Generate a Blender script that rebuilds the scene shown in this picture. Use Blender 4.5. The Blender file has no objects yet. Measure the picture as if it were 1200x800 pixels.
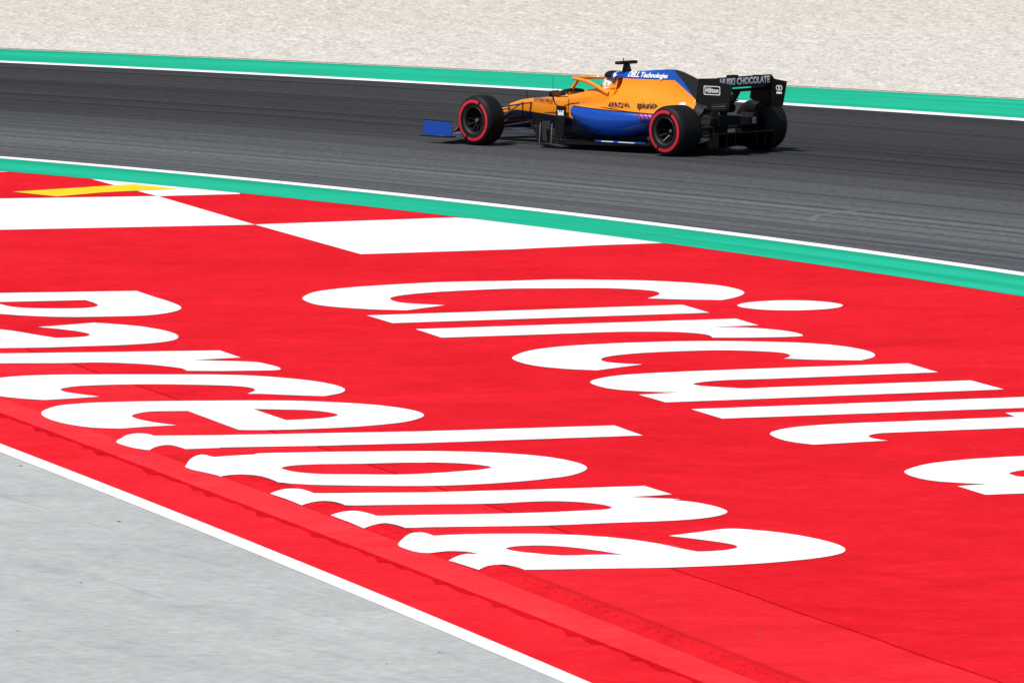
import bpy, bmesh, math, random
import numpy as np
from mathutils import Vector, Matrix
from mathutils.bvhtree import BVHTree
from mathutils.geometry import delaunay_2d_cdt
random.seed(7); rng = np.random.default_rng(7)
sc = bpy.context.scene; COL = sc.collection
R = math.radians

# ------------------------------------------------------------------ camera: long lens, high in a grandstand
cam_d = bpy.data.cameras.new('camera'); cam = bpy.data.objects.new('camera', cam_d); COL.objects.link(cam)
cam_d.sensor_width = 36.0; cam_d.lens = 16240.0 / 1200.0 * 36.0
cam_d.clip_start = 1.0; cam_d.clip_end = 6000.0
pit = math.atan(1300.0 / 16240.0)
cam.matrix_world = Matrix.Translation((0, 0, 12.1)) @ Matrix.Rotation(math.pi / 2 - pit, 4, 'X') @ Matrix.Rotation(-0.009, 4, 'Z')
sc.camera = cam

# ------------------------------------------------------------------ daylight
SUN_EL = R(62); SUN_AZ = math.atan2(-0.70, -0.71)        # from the left and a little behind the camera
w = bpy.data.worlds.new("World"); sc.world = w; w.use_nodes = True
nt = w.node_tree; bg = nt.nodes['Background']
sky = nt.nodes.new('ShaderNodeTexSky'); sky.sky_type = 'NISHITA'; sky.sun_disc = False
sky.sun_elevation = SUN_EL; sky.sun_rotation = SUN_AZ
nt.links.new(sky.outputs[0], bg.inputs[0]); bg.inputs[1].default_value = 0.07
sd = bpy.data.lights.new('sun', 'SUN'); sd.energy = 4.0; sd.angle = R(0.53); sd.color = (1.0, 0.965, 0.91)
sun = bpy.data.objects.new('sun', sd); COL.objects.link(sun)
todir = Vector((math.sin(SUN_AZ) * math.cos(SUN_EL), math.cos(SUN_AZ) * math.cos(SUN_EL), math.sin(SUN_EL)))
sun.rotation_euler = todir.to_track_quat('Z', 'Y').to_euler(); sun.location = todir * 300
sc.view_settings.view_transform = 'Standard'; sc.view_settings.look = 'None'
sc.view_settings.exposure = 0.20; sc.view_settings.gamma = 1.0; sc.view_settings.use_curve_mapping = False
sc.cycles.max_bounces = 6

# ------------------------------------------------------------------ materials
def sl(v):
    v /= 255.0
    return v / 12.92 if v <= 0.04045 else ((v + 0.055) / 1.055) ** 2.4
class NB:
    """small node builder"""
    def __init__(s, name):
        s.m = bpy.data.materials.new(name); s.m.use_nodes = True; s.nt = s.m.node_tree
        s.b = s.nt.nodes['Principled BSDF']
    def new(s, t, **kw):
        n = s.nt.nodes.new('ShaderNode' + t)
        for k, v in kw.items(): setattr(n, k, v)
        return n
    def link(s, a, b): s.nt.links.new(a, b)
    def put(s, sock, v):
        if hasattr(v, 'is_output'): s.link(v, sock)
        else: sock.default_value = v
    def math(s, op, a, b=0.0, c=0.0, clamp=False):
        n = s.new('Math', operation=op, use_clamp=clamp)
        for i, v in enumerate((a, b, c)): s.put(n.inputs[i], v)
        return n.outputs[0]
    def mix(s, f, a, b, mode='MIX'):
        n = s.new('Mix', data_type='RGBA', blend_type=mode)
        s.put(n.inputs[0], f)
        for i, v in ((6, a), (7, b)):
            s.put(n.inputs[i], v if hasattr(v, 'is_output') else (*v, 1.0))
        return n.outputs[2]
    def coord(s, kind='Object'): return s.new('TexCoord').outputs[kind]
    def mapped(s, v, scale, rot=0.0):
        if rot:                                              # turn first, then stretch
            r = s.new('Mapping'); s.link(v, r.inputs[0]); r.inputs['Rotation'].default_value = (0, 0, rot); v = r.outputs[0]
        n = s.new('Mapping'); s.link(v, n.inputs[0]); n.inputs['Scale'].default_value = scale
        return n.outputs[0]
    def noise(s, v, scale, detail=4.0, rough=0.55, dist=0.0):
        n = s.new('TexNoise'); s.link(v, n.inputs['Vector'])
        n.inputs['Scale'].default_value = scale; n.inputs['Detail'].default_value = detail
        n.inputs['Roughness'].default_value = rough; n.inputs['Distortion'].default_value = dist
        return n.outputs['Fac']
    def ramp(s, f, stops, interp='LINEAR'):
        n = s.new('ValToRGB'); s.link(f, n.inputs[0]); r = n.color_ramp; r.interpolation = interp
        while len(r.elements) < len(stops): r.elements.new(0.5)
        for e, (p, c) in zip(r.elements, stops):
            e.position = p; e.color = (*c, 1.0) if isinstance(c, tuple) else (c, c, c, 1.0)
        return n.outputs[0]
    def sep(s, v):
        n = s.new('SeparateXYZ'); s.link(v, n.inputs[0]); return n.outputs
    def bump(s, h, strength, dist):
        n = s.new('Bump'); s.link(h, n.inputs['Height']); n.inputs['Strength'].default_value = strength; n.inputs['Distance'].default_value = dist
        s.link(n.outputs[0], s.b.inputs['Normal'])
    def done(s, base=None, rough=0.6, metal=0.0, spec=0.5, coat=0.0, coat_rough=0.05):
        if base is not None: s.put(s.b.inputs['Base Color'], base if hasattr(base, 'is_output') else (*base, 1.0))
        s.put(s.b.inputs['Roughness'], rough); s.b.inputs['Metallic'].default_value = metal
        s.b.inputs['Specular IOR Level'].default_value = spec
        s.b.inputs['Coat Weight'].default_value = coat; s.b.inputs['Coat Roughness'].default_value = coat_rough
        return s.m
def simple(name, col, rough=0.5, var=0.12, scale=9.0, **kw):
    n = NB(name); f = n.noise(n.coord(), scale, 3.0)
    c = n.mix(f, tuple(x * (1 - var) for x in col), tuple(min(1, x * (1 + var)) for x in col))
    return n.done(c, rough, **kw)

def ground_paint(name, base, worn, dirt, dirt_amt=0.35, rough=0.85, spec=0.04, bump=True):
    """flat paint on tarmac: patchy fading, grime, faint scuffs and specks"""
    n = NB(name); v = n.coord()
    big = n.noise(v, 0.22, 5, 0.6); mid = n.noise(v, 1.6, 6, 0.65); fine = n.noise(v, 14.0, 4, 0.7)
    f = n.math('MULTIPLY_ADD', mid, 0.55, n.math('MULTIPLY', big, 0.45))
    c = n.mix(n.ramp(f, [(0.38, 0.0), (0.62, 1.0)]), base, worn)
    g = n.ramp(n.noise(n.mapped(v, (1.0, 1.0, 1), 0.2), 0.55, 8, 0.70, 0.6), [(0.46, 0.0), (0.70, 1.0)])
    c = n.mix(n.math('MULTIPLY', g, dirt_amt), c, dirt)
    c = n.mix(n.math('MULTIPLY', n.ramp(fine, [(0.42, 1.0), (0.60, 0.0)]), 0.30), c, dirt)
    sp = n.ramp(n.noise(n.mapped(v, (1, 1, 1), 0.0), 7.0, 2, 0.5), [(0.725, 0.0), (0.76, 1.0)])
    c = n.mix(n.math('MULTIPLY', sp, 0.45), c, dirt)
    wisp = n.ramp(n.noise(n.mapped(v, (0.8, 2.2, 1), 0.35), 2.2, 6, 0.75, 0.4), [(0.50, 0.0), (0.66, 1.0)])
    c = n.mix(n.math('MULTIPLY', wisp, dirt_amt * 0.55), c, dirt)
    # coarse grain of the tarmac showing through, thin scuffs and chips
    gr = n.ramp(n.noise(v, 5.5, 2.5, 0.65), [(0.36, 1.0), (0.52, 0.0)])
    c = n.mix(n.math('MULTIPLY', gr, dirt_amt * 0.42), c, dirt)
    gl = n.ramp(n.noise(n.mapped(v, (1, 1, 1), 0.5), 8.5, 2.0, 0.6), [(0.55, 0.0), (0.68, 1.0)])
    c = n.mix(n.math('MULTIPLY', gl, min(0.55, dirt_amt)), c, worn)
    chip = n.ramp(n.noise(n.mapped(v, (1.0, 2.4, 1), 0.9), 3.6, 2.0, 0.5), [(0.765, 0.0), (0.79, 1.0)])
    c = n.mix(n.math('MULTIPLY', chip, dirt_amt * 0.5), c, tuple(min(1.0, q + 0.16) for q in worn))
    if bump: n.bump(fine, 0.25, 0.01)
    return n.done(c, rough, spec=spec)
RED = (0.66, 0.010, 0.019)
M_red = ground_paint('red_paint', (0.62, 0.0062, 0.0128), (0.75, 0.0145, 0.026), (0.46, 0.003, 0.009), 0.5)
M_red_slab = ground_paint('faded_red_paint', (0.68, 0.0115, 0.020), (0.77, 0.024, 0.036), (0.52, 0.006, 0.013), 0.5)
M_red_strip = ground_paint('chalky_red_paint', (0.73, 0.022, 0.032), (0.82, 0.045, 0.057), (0.58, 0.010, 0.017), 0.45)
M_red_ridge = ground_paint('ridge_red_paint', (0.64, 0.009, 0.016), (0.70, 0.015, 0.024), (0.42, 0.003, 0.008), 0.55, bump=False)
M_red_band = ground_paint('verge_red_paint', (0.70, 0.010, 0.018), (0.76, 0.022, 0.033), (0.52, 0.004, 0.011), 0.45)
M_red_foot = ground_paint('deep_red_paint', (0.50, 0.0015, 0.007), (0.60, 0.003, 0.010), (0.32, 0.001, 0.004), 0.6)  # deeper, darker red for the saw-tooth kerb foot and the ridge bolts
M_white = ground_paint('white_road_paint', (0.80, 0.80, 0.80), (0.84, 0.84, 0.84), (0.62, 0.60, 0.58), 0.10)
M_yellow = ground_paint('yellow_road_paint', (0.82, 0.55, 0.015), (0.86, 0.60, 0.03), (0.6, 0.36, 0.02), 0.25)
M_joint = simple('joint_sealer', (0.46, 0.003, 0.009), 0.9, spec=0.0)

def strip_mat(name, kind):
    """surfaces laid along the track: UV.x = metres along, UV.y = metres across"""
    n = NB(name); uv = n.new('UVMap').outputs[0]; v = n.coord()
    def streak(su, sv, seed, det=3):
        m = n.new('Mapping'); n.link(uv, m.inputs[0]); m.inputs['Scale'].default_value = (su, sv, 1); m.inputs['Location'].default_value = (seed * 3.1, seed * 7.7, 0)
        return n.noise(m.outputs[0], 1.0, det, 0.6)
    if kind == 'asphalt':
        x = n.math('DIVIDE', n.sep(uv)[1], 15.0)
        wob = n.math('MULTIPLY_ADD', n.math('SUBTRACT', streak(0.02, 0.25, 1), 0.5), 0.10, x)
        base = n.ramp(wob, [(0.0, (.046, .045, .047)), (0.14, (.041, .0405, .0425)), (0.32, (.037, .037, .040)), (0.45, (.042, .043, .046)), (0.58, (.074, .076, .080)), (0.76, (.112, .117, .121)), (0.92, (.094, .098, .106)), (1.0, (.080, .083, .094))])
        s1 = n.ramp(streak(0.025, 2.6, 2, 4), [(0.36, 0.74), (0.52, 1.0), (0.70, 1.20)])
        s2 = n.ramp(streak(0.04, 8.0, 5, 3), [(0.34, 0.88), (0.5, 1.0), (0.68, 1.06)])
        # single dark rubber lines
        s3 = n.ramp(streak(0.010, 3.4, 9, 2), [(0.36, 0.50), (0.41, 1.0)])
        c = n.mix(1.0, base, s1, 'MULTIPLY'); c = n.mix(1.0, c, s2, 'MULTIPLY'); c = n.mix(0.8, c, s3, 'MULTIPLY')
        g = n.ramp(n.noise(v, 9.0, 3, 0.75), [(0.3, 0.68), (0.72, 1.32)])
        c = n.mix(1.0, c, g, 'MULTIPLY')
        n.bump(n.noise(v, 60.0, 3, 0.7), 0.5, 0.004)
        return n.done(c, 0.9, spec=0.06)
    if kind == 'green':
        c = n.mix(n.ramp(streak(0.05, 2.2, 3, 4), [(0.35, 0.0), (0.68, 1.0)]), (.006, .325, .185), (.020, .440, .272))
        c = n.mix(n.math('MULTIPLY', n.ramp(n.noise(v, 0.9, 7, 0.7), [(0.5, 0.0), (0.75, 1.0)]), 0.35), c, (.008, .25, .145))
        c = n.mix(n.math('MULTIPLY', n.ramp(streak(0.03, 9.0, 8, 2), [(0.62, 0.0), (0.72, 1.0)]), 0.25), c, (.07, .46, .33))
        n.bump(n.noise(v, 40.0, 3), 0.3, 0.004)
        return n.done(c, 0.85, spec=0.05)
    if kind == 'line':
        c = n.mix(n.ramp(streak(0.3, 6.0, 4, 4), [(0.45, 0.0), (0.8, 1.0)]), (.82, .82, .82), (.66, .66, .66))
        return n.done(c, 0.85, spec=0.05)
M_asphalt = strip_mat('track_asphalt', 'asphalt'); M_green = strip_mat('green_paint', 'green'); M_line = strip_mat('edge_line_paint', 'line')

def pale_asphalt():
    n = NB('pale_asphalt'); v = n.coord()
    # the direction cars run across the apron
    a = n.mapped(v, (1.6, 0.12, 1), R(-20)); b = n.mapped(v, (7.0, 0.25, 1), R(-23))
    f = n.math('MULTIPLY_ADD', n.noise(b, 1.0, 4, .6), 0.25, n.math('MULTIPLY', n.noise(a, 1.0, 4, .6), 0.30))
    s = n.math('MULTIPLY_ADD', n.noise(v, 1.1, 7, .72), 0.45, f)
    c = n.ramp(s, [(0.30, (.285, .299, .296)), (0.45, (.370, .385, .379)), (0.56, (.412, .425, .417)), (0.75, (.46, .468, .458))])
    c = n.mix(1.0, c, n.ramp(n.noise(v, 0.35, 5, 0.6), [(0.35, 0.96), (0.66, 1.04)]), 'MULTIPLY')
    skid = n.ramp(n.noise(n.mapped(v, (3.6, 0.10, 1), R(-19)), 1.0, 3, .55), [(0.27, 0.72), (0.36, 1.0)])
    c = n.mix(1.0, c, skid, 'MULTIPLY')
    gr = n.ramp(n.noise(v, 7.0, 3, 0.75), [(0.3, 0.86), (0.7, 1.12)])
    c = n.mix(1.0, c, gr, 'MULTIPLY')
    n.bump(n.noise(v, 50.0, 3, .7), 0.5, 0.004)
    return n.done(c, 0.9, spec=0.08)
M_pale = pale_asphalt()
def gravel_mat():
    n = NB('gravel'); v = n.coord()
    c = n.mix(n.ramp(n.noise(v, 13.0, 4, 0.75), [(0.36, 0.0), (0.6, 1.0)]), (.39, .365, .33), (.635, .605, .555))
    # sandier stones farther from the track
    far = n.math('MULTIPLY_ADD', n.noise(v, 0.5, 4), 3.0, n.math('SUBTRACT', n.sep(v)[1], 211.5))
    c = n.mix(n.ramp(far, [(0.0, 0.12), (1.0, 0.6)]), c, (1.0, .945, .875), 'MULTIPLY')
    c = n.mix(n.math('MULTIPLY', n.ramp(n.noise(v, 30.0, 2, 0.6), [(0.30, 1.0), (0.40, 0.0)]), 0.6), c, (.22, .19, .165))
    return n.done(c, 0.97, spec=0.0)
M_gravel = gravel_mat()
M_soil = simple('dry_ground', (.34, .29, .21), 0.95, 0.25, 0.3)

# ------------------------------------------------------------------ object helpers
def mesh(name, verts, faces, mat=None, parent=None, smooth=False, sharp=35):
    me = bpy.data.meshes.new(name)
    me.from_pydata([tuple(v) for v in verts], [], faces); me.validate(); me.update()
    if smooth:
        for p in me.polygons: p.use_smooth = True
        me.set_sharp_from_angle(angle=R(sharp))
    o = bpy.data.objects.new(name, me); COL.objects.link(o)
    if mat: me.materials.append(mat)
    if parent: o.parent = parent
    return o
def structure(o): o['kind'] = 'structure'; return o
def thing(o, label, cat, group=None):
    o['label'] = label; o['category'] = cat
    if group: o['group'] = group
    return o
def empty(name, loc=(0, 0, 0), rz=0.0, parent=None):
    o = bpy.data.objects.new(name, None); COL.objects.link(o); o.location = loc; o.rotation_euler = (0, 0, rz)
    o.empty_display_size = 0.2
    if parent: o.parent = parent
    return o
def recalc(o):
    bm = bmesh.new(); bm.from_mesh(o.data); bmesh.ops.recalc_face_normals(bm, faces=bm.faces); bm.to_mesh(o.data); bm.free(); return o

# ------------------------------------------------------------------ ground data, metres (x right, y away from the grandstand)
# lines along the track, left to right: A gravel/green, B green/white, C white/asphalt, D asphalt/white, E white/green, F green/red
LINES = {'A': [(-58.06,246.505),(-30.569,224.843),(-10.933,209.37),(-10.545,209.065),(-10.159,208.758),(-9.774,208.45),(-9.39,208.14),(-9.007,207.829),(-8.625,207.516),(-8.244,207.202),(-7.864,206.886),(-7.485,206.569),(-7.107,206.251),(-6.73,205.931),(-6.355,205.609),(-5.98,205.286),(-5.607,204.962),(-5.234,204.637),(-4.863,204.31),(-4.493,203.982),(-4.124,203.653),(-3.756,203.322),(-3.39,202.99),(-3.024,202.657),(-2.66,202.322),(-2.297,201.987),(-1.935,201.65),(-1.574,201.312),(-1.214,200.973),(-0.856,200.633),(-0.499,200.292),(-0.143,199.949),(0.212,199.606),(0.566,199.261),(0.918,198.916),(1.269,198.569),(1.619,198.221),(1.968,197.873),(2.315,197.523),(2.661,197.173),(3.006,196.821),(3.35,196.469),(3.692,196.115),(4.033,195.761),(4.373,195.406),(4.712,195.05),(5.049,194.693),(5.385,194.335),(5.72,193.977),(6.053,193.617),(6.385,193.257),(6.716,192.896),(7.046,192.535),(7.374,192.172),(7.701,191.809),(8.026,191.446),(8.351,191.081),(8.673,190.716),(8.995,190.35),(9.315,189.984),(9.634,189.617),(9.952,189.249),(26.296,170.332),(49.177,143.847)],
'B': [(-57.499,244.039),(-30.246,222.079),(-10.779,206.393),(-10.397,206.085),(-10.016,205.774),(-9.636,205.461),(-9.257,205.146),(-8.879,204.828),(-8.502,204.508),(-8.126,204.185),(-7.751,203.86),(-7.377,203.533),(-7.004,203.203),(-6.632,202.871),(-6.262,202.537),(-5.892,202.2),(-5.524,201.862),(-5.157,201.521),(-4.791,201.178),(-4.426,200.833),(-4.062,200.485),(-3.699,200.136),(-3.338,199.785),(-2.978,199.431),(-2.619,199.076),(-2.261,198.718),(-1.905,198.359),(-1.55,197.998),(-1.196,197.635),(-0.843,197.27),(-0.492,196.903),(-0.142,196.535),(0.207,196.164),(0.554,195.792),(0.9,195.419),(1.245,195.043),(1.588,194.666),(1.93,194.287),(2.271,193.907),(2.61,193.525),(2.948,193.142),(3.285,192.757),(3.62,192.37),(3.954,191.982),(4.286,191.593),(4.617,191.202),(4.947,190.81),(5.275,190.417),(5.602,190.022),(5.927,189.626),(6.251,189.228),(6.573,188.83),(6.894,188.43),(7.213,188.029),(7.531,187.626),(7.848,187.223),(8.163,186.818),(8.476,186.413),(8.788,186.006),(9.099,185.598),(9.408,185.189),(9.716,184.779),(24.722,164.785),(45.732,136.792)],
'C': [(-57.414,243.689),(-30.198,221.683),(-10.757,205.964),(-10.376,205.656),(-9.996,205.345),(-9.616,205.031),(-9.238,204.715),(-8.861,204.396),(-8.484,204.075),(-8.109,203.751),(-7.735,203.425),(-7.362,203.097),(-6.989,202.766),(-6.618,202.432),(-6.249,202.097),(-5.88,201.759),(-5.512,201.418),(-5.146,201.076),(-4.78,200.731),(-4.416,200.384),(-4.053,200.035),(-3.691,199.683),(-3.331,199.33),(-2.972,198.974),(-2.613,198.617),(-2.257,198.257),(-1.901,197.895),(-1.547,197.532),(-1.193,197.166),(-0.842,196.799),(-0.491,196.429),(-0.142,196.058),(0.206,195.685),(0.552,195.31),(0.898,194.933),(1.242,194.555),(1.584,194.175),(1.925,193.793),(2.265,193.41),(2.603,193.024),(2.94,192.638),(3.276,192.249),(3.61,191.86),(3.943,191.468),(4.274,191.076),(4.604,190.681),(4.933,190.286),(5.26,189.888),(5.586,189.49),(5.91,189.09),(6.233,188.689),(6.554,188.286),(6.874,187.883),(7.192,187.478),(7.509,187.071),(7.824,186.664),(8.138,186.256),(8.45,185.846),(8.761,185.435),(9.071,185.023),(9.378,184.61),(9.685,184.196),(24.556,164.1),(45.375,135.966)],
'D': [(-50.311,230.13),(-26.637,204.351),(-9.727,185.938),(-9.377,185.557),(-9.029,185.17),(-8.682,184.776),(-8.335,184.375),(-7.99,183.968),(-7.646,183.555),(-7.303,183.135),(-6.962,182.71),(-6.622,182.278),(-6.283,181.84),(-5.945,181.397),(-5.609,180.947),(-5.274,180.492),(-4.941,180.032),(-4.609,179.566),(-4.279,179.094),(-3.951,178.617),(-3.624,178.136),(-3.298,177.649),(-2.974,177.157),(-2.652,176.66),(-2.332,176.159),(-2.013,175.653),(-1.696,175.142),(-1.381,174.627),(-1.067,174.108),(-0.756,173.584),(-0.446,173.057),(-0.138,172.525),(0.168,171.989),(0.472,171.45),(0.774,170.907),(1.074,170.36),(1.373,169.81),(1.669,169.256),(1.963,168.699),(2.255,168.139),(2.546,167.576),(2.834,167.01),(3.12,166.441),(3.404,165.869),(3.686,165.294),(3.966,164.717),(4.244,164.137),(4.519,163.555),(4.793,162.97),(5.064,162.383),(5.333,161.794),(5.6,161.203),(5.865,160.61),(6.128,160.015),(6.388,159.419),(6.647,158.82),(6.903,158.22),(7.157,157.619),(7.409,157.016),(7.658,156.412),(7.906,155.806),(8.151,155.199),(17.518,132.02),(30.631,99.57)],
'E': [(-49.673,230.364),(-26.361,204.258),(-9.71,185.61),(-9.361,185.219),(-9.012,184.821),(-8.665,184.417),(-8.319,184.006),(-7.974,183.59),(-7.63,183.167),(-7.288,182.739),(-6.947,182.305),(-6.607,181.865),(-6.269,181.419),(-5.932,180.968),(-5.596,180.511),(-5.262,180.049),(-4.929,179.581),(-4.598,179.109),(-4.269,178.631),(-3.941,178.149),(-3.614,177.661),(-3.289,177.169),(-2.966,176.672),(-2.645,176.171),(-2.325,175.665),(-2.008,175.154),(-1.691,174.64),(-1.377,174.121),(-1.065,173.599),(-0.754,173.072),(-0.445,172.541),(-0.138,172.007),(0.167,171.469),(0.47,170.927),(0.771,170.382),(1.071,169.834),(1.368,169.282),(1.663,168.728),(1.957,168.17),(2.248,167.609),(2.537,167.045),(2.824,166.478),(3.11,165.909),(3.393,165.337),(3.674,164.763),(3.953,164.186),(4.23,163.607),(4.504,163.026),(4.777,162.442),(5.047,161.857),(5.316,161.269),(5.582,160.68),(5.846,160.089),(6.108,159.496),(6.368,158.901),(6.625,158.305),(6.88,157.708),(7.134,157.109),(7.385,156.509),(7.634,155.908),(7.88,155.305),(8.125,154.702),(17.511,131.531),(30.652,99.091)],
'F': [(-50.253,227.2),(-26.527,201.469),(-9.58,183.089),(-9.236,182.716),(-8.893,182.335),(-8.551,181.946),(-8.21,181.549),(-7.87,181.145),(-7.531,180.734),(-7.193,180.315),(-6.857,179.888),(-6.521,179.455),(-6.187,179.015),(-5.855,178.567),(-5.523,178.113),(-5.194,177.652),(-4.865,177.185),(-4.538,176.712),(-4.213,176.232),(-3.889,175.745),(-3.567,175.253),(-3.246,174.755),(-2.927,174.251),(-2.61,173.741),(-2.295,173.226),(-1.981,172.706),(-1.669,172.18),(-1.359,171.649),(-1.051,171.112),(-0.745,170.571),(-0.44,170.025),(-0.138,169.475),(0.163,168.92),(0.462,168.36),(0.758,167.796),(1.053,167.228),(1.345,166.656),(1.636,166.08),(1.924,165.5),(2.21,164.916),(2.494,164.329),(2.776,163.738),(3.056,163.144),(3.334,162.547),(3.609,161.947),(3.883,161.343),(4.154,160.737),(4.423,160.128),(4.689,159.516),(4.954,158.902),(5.216,158.285),(5.476,157.666),(5.733,157.045),(5.989,156.422),(6.242,155.796),(6.492,155.169),(6.741,154.54),(6.987,153.91),(7.231,153.277),(7.472,152.644),(7.712,152.009),(7.949,151.372),(16.671,127.943),(28.881,95.142)]}
# kerb lines as x(y): K verge/white line, L white line/apron, S lip, C foot of the ridge, J joint to the run-off
KC = {'K': [-0.0005523197, -0.10549738, 20.192481], 'L': [-0.00047573157, -0.12486793, 21.190783], 'S': [-0.00022236261, -0.19444902, 26.965316], 'C': [-0.00064598022, -0.086689178, 20.608234], 'J': [-0.00016064495, -0.21922751, 31.400803]}
MARKS = {'yellow': [(-6.323,175.61),(-4.817,176.84),(-4.249,175.89),(-5.177,175.34),(-5.732,174.66)],
'w0': [(-8.802,178.68),(-8.898,180.66),(-6.492,179.47)],
'w1': [(-5.495,178.73),(-5.419,178.03),(-5.112,176.88),(-4.456,174.62),(-3.426,174.88),(-3.437,175.43)],
'w2': [(-9.12,174.14),(-6.443,174.43),(-4.456,174.62),(-3.14,169.42),(-6.245,168.93),(-8.834,168.59)],
'w3': [(-3.141,169.44),(-0.701,170.34),(0.431,169.17),(1.832,165.72),(1.032,165.44),(0.01,164.9),(-1.786,164.33)]}
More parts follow.
